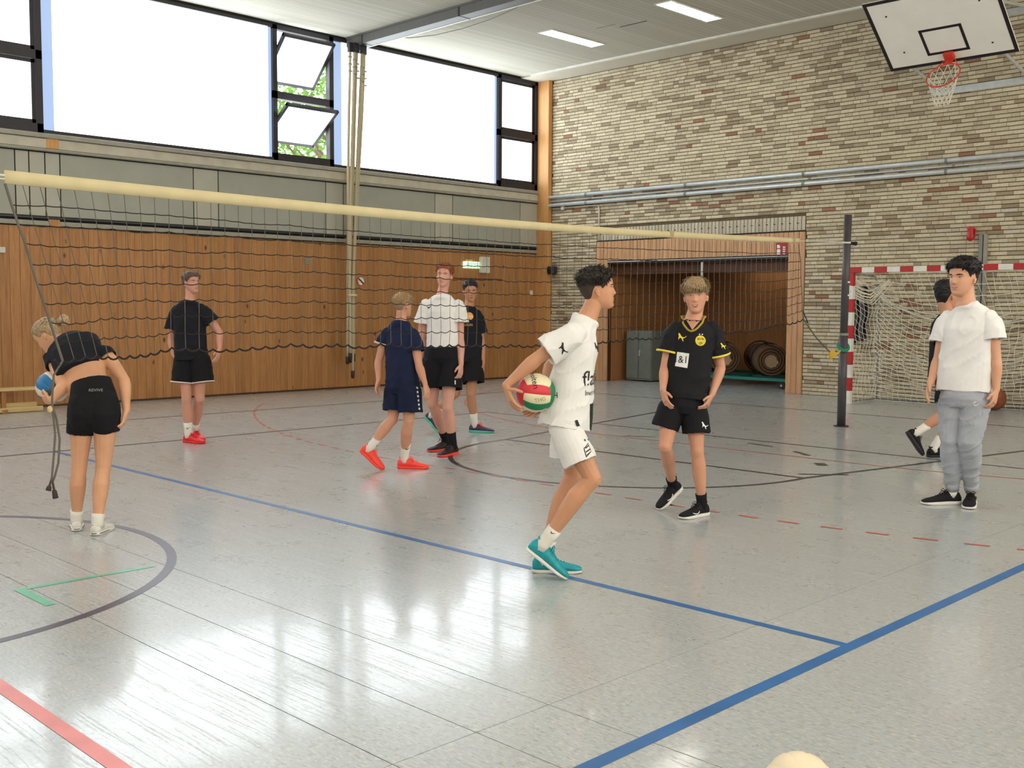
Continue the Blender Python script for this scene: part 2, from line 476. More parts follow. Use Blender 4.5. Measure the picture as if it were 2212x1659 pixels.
    # ledges and rails above the boards
    MB().bbox(-.03, .035, RY, -.02, 2.565, 2.63, .006).build('ledge', M['ledge'], wl)
    MB().box(-.04, -.015, RY, -.02, 2.63, 2.70).build('shadow_gap', M['dark'], wl)
    MB().bbox(-.03, .02, RY, -.02, 2.66, 2.69, .004).build('dark_rail', M['black_metal'], wl)
    js = [-.04, -.6, -2.45, -2.9, -4.80, -5.02, -5.39, -7.45, -7.88, -9.95, -10.16, -10.38, -10.57, -12.6, -13.05, -15.05, -15.5, -17.6, -18, -20, -22.5, -25, -27.5, RY]
    for i in range(len(js) - 1):
        MB().bbox(-.02, 0, js[i + 1] + .008, js[i] - .008, 2.70, 3.585, .004).build('wall_panel', M['ledge' if i == 4 else 'grey_panel' if abs(js[i] - js[i + 1]) > 1 else 'grey_panel_b'], wl)
    MB().tube([(.03, RY, 3.62), (.03, -.03, 3.62)], .022, 10).build('cable_rail', M['ledge'], wl)
    MB().box(-.02, .01, RY, -.02, 3.585, 3.61).build('shadow_gap', M['dark'], wl)
    MB().bbox(-.02, .03, RY, -.02, 3.645, 3.78, .004).build('sill_beam', M['concrete'], wl)
    MB().bbox(-.02, .06, RY, -.02, 3.785, 3.85, .006).build('window_ledge', M['ledge'], wl)
    for yc in (-4.92, -10.06, -15.2, -20.3, -25.4):
        MB().bbox(-.06, .036, yc - .085, yc + .085, 3.645, 3.845, .003).build('post_face', M['glulam'], wl)
        MB().bbox(-.06, .04, yc - .075, yc + .075, 2.555, 2.655, .003).build('post_face', M['pine'], wl)
    # corner post
    structure(MB().bbox(.0, .32, -.11, 0, 0, CZ - .03, .006).build('trim_2', M['glulam']))

    # ---- windows of the left wall
    z0, z1 = 3.85, 6.06
    def casement(n, y0, y1, tilt=None, seen=True):
        f = MB()
        fw = .085
        f.box(-.10, .012, y0, y0 + fw, z0, z1).box(-.10, .012, y1 - fw, y1, z0, z1)
        f.box(-.10, .012, y0, y1, z0, z0 + .13).box(-.10, .012, y0, y1, z1 - .07, z1).box(-.10, .012, y0, y1, 4.87, 4.99)
        wf = structure(f.build('window_%d' % n, M['black_frame']))
        for lo, hi, tl in ((z0 + .13, 4.87, tilt and tilt[1]), (4.99, z1 - .07, tilt and tilt[0])):
            ya, yb = y0 + fw + .006, y1 - fw - .006
            if tl:
                a = np.array([tl[0][0], 0, tl[0][1]]); b = np.array([tl[1][0], 0, tl[1][1]])
            else:
                a = np.array([-.045, 0, hi - .006]); b = np.array([-.045, 0, lo + .006])
            d = b - a; L_ = np.linalg.norm(d); d /= L_
            nrm = np.cross(np.array([0, 1., 0]), d)
            s = MB(); t = .05; th = .024
            c = (a + b) / 2
            yc, hy = (ya + yb) / 2, (yb - ya) / 2
            Y = np.array([0, 1., 0])
            s.obox(a + d * t / 2 + Y * yc, Y * hy, d * t / 2, nrm * th).obox(b - d * t / 2 + Y * yc, Y * hy, d * t / 2, nrm * th)
            s.obox(c + Y * (ya + t / 2), Y * t / 2, d * L_ / 2, nrm * th).obox(c + Y * (yb - t / 2), Y * t / 2, d * L_ / 2, nrm * th)
            so = s.build('casement', M['black_frame'], wf)
            p_ = MB().obox(c + Y * yc, Y * (hy - t + .004), d * (L_ / 2 - t + .004), nrm * .006)
            p_.build('pane', M['pane'], so)
    def bigpane(n, y0, y1, e0, e1):
        f = MB().box(-.10, .01, y0, y1, z0, z0 + .055).box(-.10, .01, y0, y1, z1 - .05, z1)
        wf = structure(f.build('window_%d' % n, M['black_frame']))
        MB().box(-.05, -.04, y0 + e0, y1 - e1, z0 + .055, z1 - .05).build('pane', M['pane'], wf)
        if e0: MB().box(-.05, -.04, y0, y0 + e0, z0 + .055, z1 - .05).build('pane_shade_strip', M['pane_shade_strip'], wf)
        if e1: MB().box(-.05, -.04, y1 - e1, y1, z0 + .055, z1 - .05).build('pane_shade_strip', M['pane_shade_strip'], wf)
    casement(1, -11.40, -10.17)
    bigpane(2, -10.17, -6.43, .17, .06)
    casement(3, -6.43, -5.22, (((.19, 5.90), (-.46, 5.22)), ((.28, 4.76), (-.48, 4.24))))
    bigpane(4, -5.22, -1.25, .20, .06)
    casement(5, -1.25, -.10)
    bigpane(6, -15.3, -11.40, .15, .06)
    casement(7, -16.5, -15.3)
    bigpane(8, -20.4, -16.5, .15, .06)
    casement(9, -21.6, -20.4)
    bigpane(10, -29.7, -21.6, .15, .06)

    # ---- walls out of the frame
    wn = structure(MB().box(RX, RX + .2, RY, .2, 0, 2.6).box(RX, RX + .2, RY, .2, 5.9, CZ).build('wall_near', M['concrete']))
    n = 11
    yy = RY + .3
    while yy < -3.5:
        f = MB().box(RX - .05, RX + .08, yy, yy + .12, 2.6, 5.9).box(RX - .05, RX + .08, yy, yy + 4.8, 2.6, 2.7).box(RX - .05, RX + .08, yy, yy + 4.8, 5.8, 5.9)
        wf = structure(f.build('window_%d' % n, M['black_frame']))
        MB().box(RX + .02, RX + .03, yy + .12, yy + 4.8, 2.7, 5.8).build('pane', M['pane_fill'], wf)  # glowing pane added out of view to fill the hall with light
        yy += 4.8; n += 1
    MB().box(RX, RX + .2, yy, .2, 2.6, 5.9).build('wall_pier', M['concrete'], wn)
    structure(MB().box(-.3, RX + .2, RY - .2, RY, 0, CZ).build('wall_back', M['pine']))

    # ---- right wall: mortar bed, then every brick
    gx0, gx1, gz, sz = 1.56, 6.14, 2.76, 3.02
    wr = MB().box(0, gx0, .012, .3, 0, CZ).box(gx1, RX, .012, .3, 0, CZ).box(gx0, gx1, .012, .3, gz, CZ)
    wr = structure(wr.build('wall_right', M['mortar']))
    BL, BH, J, JV = .240, .0515, .011, .004
    bricks = []
    z = .004
    row = 0
    while z < CZ - .04:
        x = .33 - rnd.uniform(0, .2)
        while x < RX:
            L_ = BL if rnd.random() < .72 else .115
            a, b = max(x, .325), min(x + L_, RX)
            x += L_ + JV
            if b - a < .03: continue
            zt = z + BH
            segs = [(a, b)]
            if z < sz - .005:
                segs = []
                if a < gx0 - .005: segs.append((a, min(b, gx0 - .006)))
                if b > gx1 + .005: segs.append((max(a, gx1 + .006), b))
            for (a2, b2) in segs:
                if b2 - a2 > .025: bricks.append((a2, b2, z, zt))
        z += BH + J
        row += 1
    def kind_of(xc, zc):
        red = .012 + .08 * math.exp(-((zc - 3.45) / .22) ** 2) + .03 * math.exp(-((zc - 1.2) / .5) ** 2) * (xc > 6.5)
        q = rnd.random() + .10 * noise.noise(Vector((xc * .9, zc * 1.3, 4)))
        if q < red: return 'red'
        brown = .13 + .08 * math.exp(-((zc - 3.3) / .4) ** 2) + (.10 if zc > 4.6 and 3 < xc else 0)
        if q < red + brown: return 'brown'
        if q > .86 and zc < 3: return 'grey'
        return 'cream'
    def brick_geo(mb, a, b, z0_, z1_, mat, y=0.0, x0=0.0, zb=0.0):
        e = .004
        a -= x0; b -= x0; z0_ -= zb; z1_ -= zb
        vs = [(a, y + .02, z0_), (b, y + .02, z0_), (b, y + .02, z1_), (a, y + .02, z1_), (a + e, y, z0_ + e), (b - e, y, z0_ + e), (b - e, y, z1_ - e), (a + e, y, z1_ - e), (a, y + e, z0_), (b, y + e, z0_), (b, y + e, z1_), (a, y + e, z1_)]
        mb.add(vs, [(4, 5, 6, 7), (8, 9, 5, 4), (9, 10, 6, 5), (10, 11, 7, 6), (11, 8, 4, 7), (0, 1, 9, 8), (1, 2, 10, 9), (2, 3, 11, 10), (3, 0, 8, 11)], mat)
    def size_px(q):
        c = np.array([(q[0] + q[1]) / 2, 0, (q[2] + q[3]) / 2]) - CAM
        d = c @ FW
        if d < 1: return 0
        px = IMW / 2 + FPX * (c @ RT) / d; py = IMH / 2 - FPX * (c @ UP) / d
        if not (0 < px < IMW and 0 < py < 860): return 0
        if 7.5 < (q[0] + q[1]) / 2 and (q[2] + q[3]) / 2 < 2.1: return 0       # behind the goal net
        return (q[1] - q[0]) / d ** 2
    order = sorted(bricks, key=size_px, reverse=True)
    singles = order[:300]
    cache = {}
    for q in singles:
        kd = kind_of((q[0] + q[1]) / 2, (q[2] + q[3]) / 2)
        key = (round(q[1] - q[0], 3), kd)
        if key not in cache:
            mb = MB(); brick_geo(mb, 0, q[1] - q[0], 0, BH, 0)
            o = mb.build('brick', M['brick_' + kd], wr, fix=False); cache[key] = o
        else:
            o = cache[key].copy(); COL.objects.link(o); o.parent = wr
        o.location = (q[0], rnd.uniform(-.003, .001), q[2])
    rest = MB()
    kinds = ['cream', 'brown', 'red', 'grey']
    for q in order[300:]:
        brick_geo(rest, *q, kinds.index(kind_of((q[0] + q[1]) / 2, (q[2] + q[3]) / 2)), rnd.uniform(-.003, .001))
    tag(rest.build('bricks', [M['bricks_' + k] for k in kinds], wr, fix=False), kind='stuff')
    # soldier course over the gate: upright bricks, every second one with a slot
    n = 0
    x = gx0
    sol = None
    while x < gx1 - .05:
        mb = MB(); brick_geo(mb, 0, .064, gz + .012, sz - .012, 0)
        if sol is None:
            sol = mb.build('soldier_brick', M['brick_grey'], wr, fix=False); o = sol
        else:
            o = sol.copy(); COL.objects.link(o); o.parent = wr
        o.location = (x + .005, rnd.uniform(-.003, .001), 0)
        if n % 2: 
            MB().box(x - .012, x + .028, -.006, .0, gz + .13, gz + .142).build('vent_slot', M['dark'], wr)
        x += .075; n += 1

    # ---- gate frame of upright slats
    d1 = MB().box(gx0, 1.84, .03, .12, 0, gz).box(5.83, gx1, .03, .12, 0, gz).box(gx0, gx1, .03, .12, 2.36, gz)
    d1 = structure(d1.build('door_1', M['dark_wood']))
    def slats(x0, x1, n, za, zb):
        wd = (x1 - x0) / n; first = None
        for i in range(n):
            if first is None:
                first = MB().bbox(.002, wd - .003, -.02, .03, za, zb, .006).build('slat', M['pine_light'], d1); o = first
            else:
                o = first.copy(); COL.objects.link(o); o.parent = d1
            o.location = (x0 + i * wd, rnd.uniform(-.003, .002), 0)
    slats(gx0, 1.84, 3, 0.0, gz - .01)
    slats(5.83, gx1, 3, 0.0, gz - .01)
    slats(1.84, 5.83, 44, 2.37, gz - .01)
    MB().box(gx0 - .005, gx1 + .005, -.022, .03, gz - .012, gz + .004).build('head_strip', M['dark'], d1)
    gp = MB().bbox(1.84, 5.83, -.01, .10, 2.30, 2.37, .01)
    gp = gp.build('gate_leaf_edge', M['black_frame'], d1)
    MB().bbox(1.9, 5.78, .10, 2.3, 2.27, 2.33, .01).build('raised_gate_leaf', M['dark_wood'], d1)
    MB().tube([(1.84, -.014, 2.345), (5.83, -.014, 2.345)], .008, 8).build('gate_seal', M['steel'], d1)
    MB().box(1.84, 5.83, .16, .22, 2.10, 2.27).build('gate_lintel', M['dark_wood'], d1)
    MB().bbox(4.02, 4.06, .02, .05, 2.0, 2.3, .004).build('pull_strap', M['steel'], d1)
    # ---- equipment store behind the gate
    st = MB().box(1.78, 1.84, .12, 3.1, 0, 2.6).box(5.85, 5.91, .12, 3.1, 0, 2.6).box(1.78, 5.91, 3.0, 3.1, 0, 2.6).box(1.7, 6.0, .12, 3.2, 2.5, 2.6)
    structure(st.build('wall_beyond', M['pine_dark']))
shell()
# ------------------------------------------------------------------ fittings and gym equipment
def fittings():
    # ceiling lamps (two in view, the rest unseen, added to light the hall)
    proto = None
    n = 0
    labels = {(2.82, -2.22): 'lit ceiling lamp nearer the corner post, narrower of the two seen', (5.28, -2.2): 'lit ceiling lamp nearer the basketball board, at top of the photo'}
    for y in (-2.21, -9.6, -14.9, -20.0, -25.2):
        for x in (2.82, 5.28, 7.74, 10.2, 12.66, 15.12):
            if y == -2.21 and 7 < x < 11: continue
            lab = labels.get((x, -2.22 if x < 3 else -2.2)) if y == -2.21 else None
            t = thing('ceiling_lamp', lab or 'unseen recessed ceiling lamp added to light the hall', 'lamp', (x, y, CZ), 'recessed ceiling lamps')
            if proto is None:
                f = MB().box(-.17, -.14, -.70, .70, -.012, .02).box(.14, .17, -.70, .70, -.012, .02).box(-.17, .17, -.70, -.67, -.012, .02).box(-.17, .17, .67, .70, -.012, .02)
                a = f.build('lamp_frame', M['white_paint']); b = MB().box(-.14, .14, -.67, .67, -.008, -.002).build('diffuser', M['lamp'])
                c = MB().box(-.14, .14, -.52, -.49, -.014, -.008).build('end_clip', M['white_paint']); d = MB().box(-.14, .14, .49, .52, -.014, -.008).build('end_clip', M['white_paint'])
                proto = [a, b, c, d]; kids = proto
            else:
                kids = [q.copy() for q in proto]
                for q in kids: COL.objects.link(q)
            for q in kids:
                q.parent = t
            n += 1
    t = thing('store_fill_lamp', 'unseen ceiling lamp added to brighten the equipment store', 'lamp', (3.8, 2.5, 2.48))  # added out of sight to lighten the store interior
    MB().bbox(3.2, 4.4, 2.42, 2.58, 2.44, 2.497, .006).build('lamp_housing', M['white_paint'], t)
    MB().bbox(3.24, 4.36, 2.44, 2.56, 2.41, 2.44, .004).build('diffuser', glow('store_fill_glow', (1, .9, .75), 7.0), t)
    # heating pipes on the brick wall
    def pipe(z, r, lab, x0, x1=RX - .1, y=-.07, name='heating_pipe'):
        t = thing(name, lab, 'pipe', (x0, y, z))
        MB().tube([(x0, y, z), (x1, y, z)], r, 14).build('pipe_run', M['steel'], t, True)
        x = x0 + 1.2
        while x < x1:
            MB().tube([(x - .02, y, z), (x + .02, y, z)], r + .006, 14).box(x - .012, x + .012, y, -.008, z - .012, z + .012).build('pipe_clamp', M['grey_metal'], t)
            x += 2.4
        return t
    pipe(3.70, .036, 'upper of two thick galvanised pipes across the brick wall', .12)
    pipe(3.535, .036, 'lower of two thick galvanised pipes across the brick wall', .12)
    pipe(3.615, .014, 'thin pipe running between the two thick wall pipes', .22, y=-.045, name='thin_pipe')
    t = thing('conduit', 'thin pale conduit dropping beside the gate from under the wall pipes', 'conduit', (1.62, -.03, 3.1))
    MB().tube([(.25, -.03, 3.47), (1.56, -.03, 3.47), (1.61, -.03, 3.44), (1.62, -.03, 3.38), (1.62, -.03, 2.78)], .012, 8).build('conduit_tube', M['white_plastic'], t, True)
    MB().bbox(.62, .70, -.06, -.012, 3.43, 3.51, .006).build('junction_box', M['white_plastic'], t)
    # emergency exit sign and white box on the boards
    t = thing('exit_sign', 'glowing green exit sign with white rim on the wooden wall', 'sign', (.04, -2.0, 2.27))
    MB().bbox(.0, .055, -2.19, -1.79, 2.205, 2.335, .006).build('sign_housing', glow('sign_rim', (.75, 1, .62), 1.1), t)
    MB().box(.055, .058, -2.13, -1.80, 2.222, 2.318).build('sign_face', glow('sign_green', (.07, .72, .2), 1.0), t)
    r = MB()
    w_ = glow('sign_white', (.5, 1, .6), 1.1)
    # running figure, arrow and door
    r.prism([(0, 0), (.04, 0), (.04, .075), (0, .075)], (.058, -1.99, 2.232), (0, 1, 0), (0, 0, 1), (.001, 0, 0))
    r.prism([(0, .02), (.04, .02), (.04, .0), (.075, .032), (.04, .064), (.04, .044), (0, .044)], (.058, -1.91, 2.238), (0, 1, 0), (0, 0, 1), (.001, 0, 0))
    r.prism([(0, 0), (.018, .02), (.03, .0), (.04, .0), (.028, .03), (.034, .05), (.05, .045), (.05, .053), (.03, .064), (.01, .05), (.014, .03), (-.005, .008)], (.058, -2.07, 2.234), (0, 1, 0), (0, 0, 1), (.001, 0, 0))
    r.build('pictogram', w_, t)
    MB().bbox(.0, .03, -2.12, -1.95, 2.335, 2.375, .004).build('sign_bracket', M['bench_wood'], t)
    tag(MB().bbox(.0, .09, -1.76, -1.53, 2.12, 2.44, .01).build('junction_box', M['white_plastic']), 'pale grey box beside the green exit sign', 'box')
    tag(MB().box(.0, .014, -3.15, -1.12, 1.992, 2.012).build('wall_rail', M['dark_wood']), 'thin dark strip across the boards under the exit sign', 'rail')
    # round sign: diagonal black stroke on white
    t = thing('round_sign', 'small round white sign with a dark diagonal stroke on the wooden wall', 'sign', (.02, -4.66, 1.9))
    MB().cyl((.008, -4.66, 1.9), (1, 0, 0), .082, .012, 28).build('sign_disc', M['red'], t)
    MB().cyl((.012, -4.66, 1.9), (1, 0, 0), .070, .012, 28).build('sign_face', M['white_paint'], t)
    MB().obox((.019, -4.66, 1.9), (.001, 0, 0), (0, .052, -.045), (0, .009, .010)).build('diagonal_stroke', M['black_paint'], t)
    t = thing('light_switch', 'pale wall switch near the corner post on the wooden wall', 'switch', (.01, -.27, 1.75))
    MB().bbox(0, .02, -.31, -.23, 1.69, 1.80, .004).build('switch_plate', M['white_plastic'], t)
    MB().bbox(.015, .028, -.295, -.245, 1.71, 1.78, .003).build('rocker', M['white_paint'], t)
    tag(MB().bbox(0, .035, -10.86, -10.74, 2.16, 2.24, .006).build('socket_box', M['white_plastic']), 'small grey socket box on the boards above the gym bench', 'box')
    tag(MB().bbox(0, .012, -5.83, -5.74, 2.16, 2.27, .003).build('wall_plate', M['grey_metal']), 'small grey plate on the boards between the climbing ropes and the person in red shoes', 'plate')
    # loudspeaker, fire sign, bell and duct on the brick wall
    t = thing('loudspeaker', 'small black loudspeaker on the brick wall beside the corner post', 'speaker', (.46, -.1, 2.2))
    MB().bbox(.37, .55, -.2, -.05, 2.13, 2.29, .02).build('housing', M['black_metal'], t)
    MB().cyl((.46, -.21, 2.2), (0, 1, 0), .055, .02, 20).build('grille', M['dark'], t)
    MB().tube([(.46, -.06, 2.2), (.46, .02, 2.2)], .02, 8).build('bracket', M['grey_metal'], t)
    t = thing('fire_sign', 'red fire extinguisher sign with white symbols over the gate', 'sign', (5.71, -.03, 2.46))
    MB().bbox(5.60, 5.82, -.036, -.021, 2.365, 2.575, .002).build('sign_plate', plain('fire_red', (158, 22, 30), .4), t)
    s = MB()
    e = (0, -.0008, 0)
    s.prism([(-.034, 0), (.034, 0), (.034, .085), (.024, .095), (-.024, .095), (-.034, .085)], (5.655, -.036, 2.375), (1, 0, 0), (0, 0, 1), e)
    s.prism([(-.03, 0), (.03, 0), (.03, .03), (.012, .055), (-.03, .055), (-.03, .04)], (5.655, -.036, 2.485), (1, 0, 0), (0, 0, 1), e)
    for i in range(4):
        s.prism([(-.02, .0), (.015, -.012), (.034, .006), (.03, .016), (.005, .012), (-.015, .022)], (5.755, -.036, 2.385 + i * .036), (1, 0, 0), (0, 0, 1), e)
    s.build('white_symbols', M['white_paint'], t)
    t = thing('fire_bell', 'small red alarm horn on the brick wall above the goal', 'alarm', (8.92, -.06, 2.58))
    MB().loft([[(8.92 + r_ * math.cos(a), -.075 + r_ * .8 * math.sin(a), z_) for a in np.arange(16) * math.pi / 8] for r_, z_ in ((.02, 2.475), (.06, 2.51), (.056, 2.55), (.042, 2.59), (.045, 2.64), (.058, 2.68), (.05, 2.69))]).build('horn', M['red'], t, True)
    MB().box(8.88, 8.96, -.03, .012, 2.53, 2.66).build('back_plate', M['red'], t)
    t = thing('cable_duct', 'grey vertical cable duct on the brick wall behind the goal', 'duct', (9.1, -.03, 2))
    MB().bbox(9.035, 9.085, -.05, .012, 1.30, 2.57, .004).build('duct', M['grey_metal'], t)
    MB().bbox(9.10, 9.15, -.045, .012, 1.35, 2.57, .004).build('duct', M['ledge'], t)
    MB().bbox(9.01, 9.18, -.07, .012, 1.22, 1.36, .008).build('socket', M['grey_metal'], t)
    # thin cord hanging along the ceiling from the beam
    pts = [ground(px, py, CZ - .05 - .04 * math.sin(i / 6 * math.pi)) for i, (px, py) in enumerate([(838, 78), (885, 82), (940, 76), (1000, 62), (1060, 42), (1110, 20), (1150, -5)])]
    MB().tube(pts, .008, 6).build('slack_cord', M['ledge'], bpy.data.objects['ceiling'], smooth=True)

    # climbing ropes bundled at the wall
    rp = [(-4.80, -5.06, .62, 'outermost of the bundle towards the corner post'), (-4.88, -5.10, .33, 'reaches lowest of the bundle'), (-4.96, -5.13, .60, 'in the middle of the bundle'), (-5.03, -5.17, .64, 'next to the outermost by the casement'), (-5.10, -5.19, .58, 'outermost of the bundle by the open casement')]
    for i, (yt, yb, ze, txt) in enumerate(rp):
        t = thing('climbing_rope', 'pale climbing rope from the ceiling beam, ' + txt, 'rope', (.35, yt, 5.93), 'climbing ropes hanging bundled by the wall')
        pts = []
        for k in range(30):
            q = k / 29
            zz = 5.90 + (ze - 5.90) * q
            pts.append((.33 + .035 * (i % 2) + .01 * math.sin(q * 5 + i), yt + (yb - yt) * min(1, q * 1.35) + .006 * math.sin(q * 9 + i * 2), zz))
        MB().tube(pts, .026 if i else .03, 9).build('rope_strand', M['rope'], t, True)
        MB().tube([pts[-1], (pts[-1][0], pts[-1][1], ze - .13)], [.034, .03], 9).build('leather_end', M['leather'], t, True)
        MB().box(pts[0][0] - .03, pts[0][0] + .03, yt - .03, yt + .03, 5.78, 5.94).build('trolley_hook', M['black_metal'], t)
        for k in range(3):
            MB().box(pts[0][0] - .022, pts[0][0] + .022, yt - .034, yt + .034, 5.25 + .12 * k + .05 * i, 5.27 + .12 * k + .05 * i).build('rope_clamp', M['grey_metal'], t)
    tag(MB().loft([[(.35 + .075 * math.cos(a), -5.11 + .10 * math.sin(a), z_) for a in np.arange(16) * math.pi / 8] for z_ in (1.62, 1.66)]).build('rope_strap', M['tape'], smooth=True), 'pale strap tied round the climbing ropes', 'strap')

    # gym bench
    t = thing('gym_bench', 'long low wooden gym bench standing against the boarded wall', 'bench', (.5, -12, 0))
    y0, y1 = -14.1, -10.52
    MB().bbox(.38, .64, y0, y1, .295, .33, .006).build('seat_board', M['bench_wood'], t)
    MB().bbox(.47, .55, y0 + .05, y1 - .05, .05, .13, .004).build('balance_beam', M['bench_wood'], t)
    MB().bbox(.60, .635, y0 + .0, y1 - .0, .012, .075, .004).build('foot_rail', M['bench_wood'], t)
    for yy in (y0 + .5, (y0 + y1) / 2, y1 - .5):
        MB().bbox(.42, .60, yy - .03, yy + .03, .07, .30, .004).build('bench_foot', M['pine'], t)
        MB().bbox(.38, .64, yy - .04, yy + .04, 0, .05, .004).build('foot_block', M['pine'], t)

    # store: cabinet, mat rolls on a trolley
    t = thing('storage_cabinet', 'grey green metal cabinet standing inside the equipment store', 'cabinet', (2.6, .6, 0))
    MB().bbox(2.0, 2.62, .42, 1.05, .02, 1.0, .01).build('cabinet_body', M['cabinet'], t)
    MB().bbox(2.01, 2.30, .40, .42, .06, .97, .004).build('cabinet_door', M['cabinet'], t)
    MB().bbox(2.32, 2.61, .40, .42, .06, .97, .004).build('cabinet_door', M['cabinet'], t)
    MB().box(2.33, 2.35, .385, .40, .5, .62).build('cabinet_handle', M['steel'], t)
    t = thing('mat_trolley', 'teal metal trolley under the rolled mats in the store', 'trolley', (4.6, 1.7, 0))
    f = MB()
    for yy in (.70, 1.5, 2.5): f.box(2.95, 5.42, yy - .02, yy + .02, .14, .19)
    for xx in (2.97, 4.2, 5.40): f.box(xx - .02, xx + .02, .70, 2.5, .14, .19)
    f.build('trolley_frame', M['teal_paint'], t)
    for xx in (3.05, 5.32):
        for yy in (.74, 2.46):
            MB().cyl((xx, yy, .065), (0, 1, 0), .065, .035, 18).build('wheel', M['black_metal'], t)
            MB().cyl((xx, yy - .02, .065), (0, 1, 0), .02, .012, 12).build('wheel_hub', M['steel'], t)
    def mat_roll(c, r, lab, axis=(-.62, .78, 0), L_=2.4):
        t = thing('rolled_mat', lab, 'mat', c)
        a = np.array(axis, float); a /= np.linalg.norm(a); c = np.array(c, float)
        h = np.array([0, 0, 1.]); u = np.cross(a, h)
        # the wound sheet: a spiral section drawn out along the axis
        sec = []; n = 90; turns = 3.2; r0 = r * .46
        rr = [r0 + (r - r0) * i / n for i in range(n + 1)]
        def ring(off, d): return [c + a * off + (rr[i] - d) * (math.cos(turns * 2 * math.pi * i / n) * u + math.sin(turns * 2 * math.pi * i / n) * h) for i in range(n + 1)]
        m_ = MB(); d = r * .135
        A0, A1, B0, B1 = ring(0, 0), ring(0, d), ring(L_, 0), ring(L_, d)
        vs = A0 + A1 + B0 + B1; k = n + 1; fs = []
        for i in range(n):
            fs += [(i, i + 1, k + i + 1, k + i), (2 * k + i, 3 * k + i, 3 * k + i + 1, 2 * k + i + 1), (i, 2 * k + i, 2 * k + i + 1, i + 1), (k + i, k + i + 1, 3 * k + i + 1, 3 * k + i)]
        fs += [(0, k, 3 * k, 2 * k), (n, n + 2 * k, n + 3 * k, n + k)]
        m_.add(vs, fs)
        m_.build('mat_sheet', M['mat_brown'], t, True)
        star = []
        for i in range(20):
            q = r * (.47 if i % 2 else .42)
            star.append((q * math.cos(i * math.pi / 10), q * math.sin(i * math.pi / 10)))
        MB().prism(star, c + a * .03, u, h, a * .1).build('roll_core', M['mat_core'], t)
        MB().box(c[0] - .04, c[0] + .02, c[1] - .012, c[1] + .012, c[2] - .02, c[2] + .015).build('core_hole', M['dark'], t) if False else None
        for off in (.5, 1.7):
            pts = [c + a * off + (r + .004) * (math.cos(q) * u + math.sin(q) * h) for q in np.arange(28) * 2 * math.pi / 28]
            MB().tube(pts, .012, 6, loop=True).build('roll_strap', M['dark'], t)
        return t
    mat_roll((5.03, .85, .50), .305, 'brown rolled mat on the trolley beside the gate jamb, pale core showing', L_=1.9)
    mat_roll((4.02, .86, .50), .305, 'second brown rolled mat, partly hidden behind the person in black and yellow', L_=1.6)

    # basketball board folded up under the ceiling
    xa, xb = 8.14, 9.93
    ybm, zbm, ytp, ztp = -1.2, 4.90, -2.15, 5.66
    t = thing('basketball_backboard', 'white basketball backboard with black edging, folded up under the ceiling', 'basketball hoop', (9.03, -1.2, 5.0))
    U = np.array([0, ytp - ybm, ztp - zbm]); Lb = np.linalg.norm(U); U /= Lb
    X = np.array([1., 0, 0]); N = np.cross(X, U); N = N if N[2] < 0 else -N          # front normal faces down into the hall
    O = np.array([xa, ybm, zbm])
    Wb = xb - xa
    def bp(x, u, n=0): return O + X * x + U * u + N * n
    MB().obox(bp(Wb / 2, Lb / 2, -.012), X * Wb / 2, U * Lb / 2, N * .012).build('board', M['board_white'], t)
    def strip(mb, x0, x1, u0, u1): mb.obox(bp((x0 + x1) / 2, (u0 + u1) / 2, .001), X * (x1 - x0) / 2, U * (u1 - u0) / 2, N * .0012)
    e = .05
    m_ = MB(); strip(m_, 0, Wb, 0, e); strip(m_, 0, Wb, Lb - e, Lb); strip(m_, 0, e, e, Lb - e); strip(m_, Wb - e, Wb, e, Lb - e)
    m_.build('edge_line', M['black_paint'], t)
    m_ = MB(); c = Wb / 2; s_ = .04
    strip(m_, c - .295, c + .295, .17, .17 + s_); strip(m_, c - .295, c + .295, .62 - s_, .62); strip(m_, c - .295, c - .295 + s_, .17, .62); strip(m_, c + .295 - s_, c + .295, .17, .62)
    m_.build('target_square', M['black_paint'], t)
    for x_, u_ in ((.30, .30), (.26, .95), (1.5, .22), (1.52, .92)):
        MB().cyl(bp(x_, u_, .004), N, .013, .008, 10).build('bolt', M['black_metal'], t)
    MB().obox(bp(c, .135, .03), X * .065, U * .055, N * .03).obox(bp(c, .09, .085), X * .05, U * .012, N * .055).build('rim_mount', M['hoop_red'], t)
    rc = bp(c, .09, .14 + .225)
    ring = [rc + .225 * (math.cos(a) * X + math.sin(a) * N) for a in np.arange(40) * 2 * math.pi / 40]
    ho = MB().tube(ring, .010, 8, loop=True)
    ho.build('rim', M['hoop_red'], t, True)
    MB().tube([bp(c - .06, .08, .03), rc - X * .2 - N * .1], .007, 6).build('rim_brace', M['hoop_red'], t)
    MB().tube([bp(c + .06, .08, .03), rc + X * .2 - N * .1], .007, 6).build('rim_brace', M['hoop_red'], t)
    # its net hangs straight down
    nt = MB(); kn = 12; rows = 6
    G = np.array([0, 0, -1.])
    def node(i, j):
        a = (i + .5 * (j % 2)) * 2 * math.pi / kn
        base = rc + .22 * (math.cos(a) * X + math.sin(a) * N)
        cen = rc + np.array([0, -.02, -.02]) + G * .07 * j
        f_ = 1 - .09 * j
        lvl = base + G * .0
        p_ = rc + (base - rc) * f_
        k_ = min(1, j / 3)
        p_ = p_ * (1 - k_) + np.array([p_[0], p_[1], rc[2] + (p_[2] - rc[2]) * .35]) * k_
        return p_ + G * .066 * j + np.array([rnd.uniform(-.006, .006), rnd.uniform(-.006, .006), 0])
    gr = [[node(i, j) for i in range(kn)] for j in range(rows + 1)]
    for j in range(rows):
        for i in range(kn):
            a, b = gr[j][i], gr[j + 1][i]
            c2 = gr[j + 1][(i + (1 if j % 2 else -1)) % kn]
            nt.tube([a, b], .004, 5); nt.tube([a, c2], .004, 5)
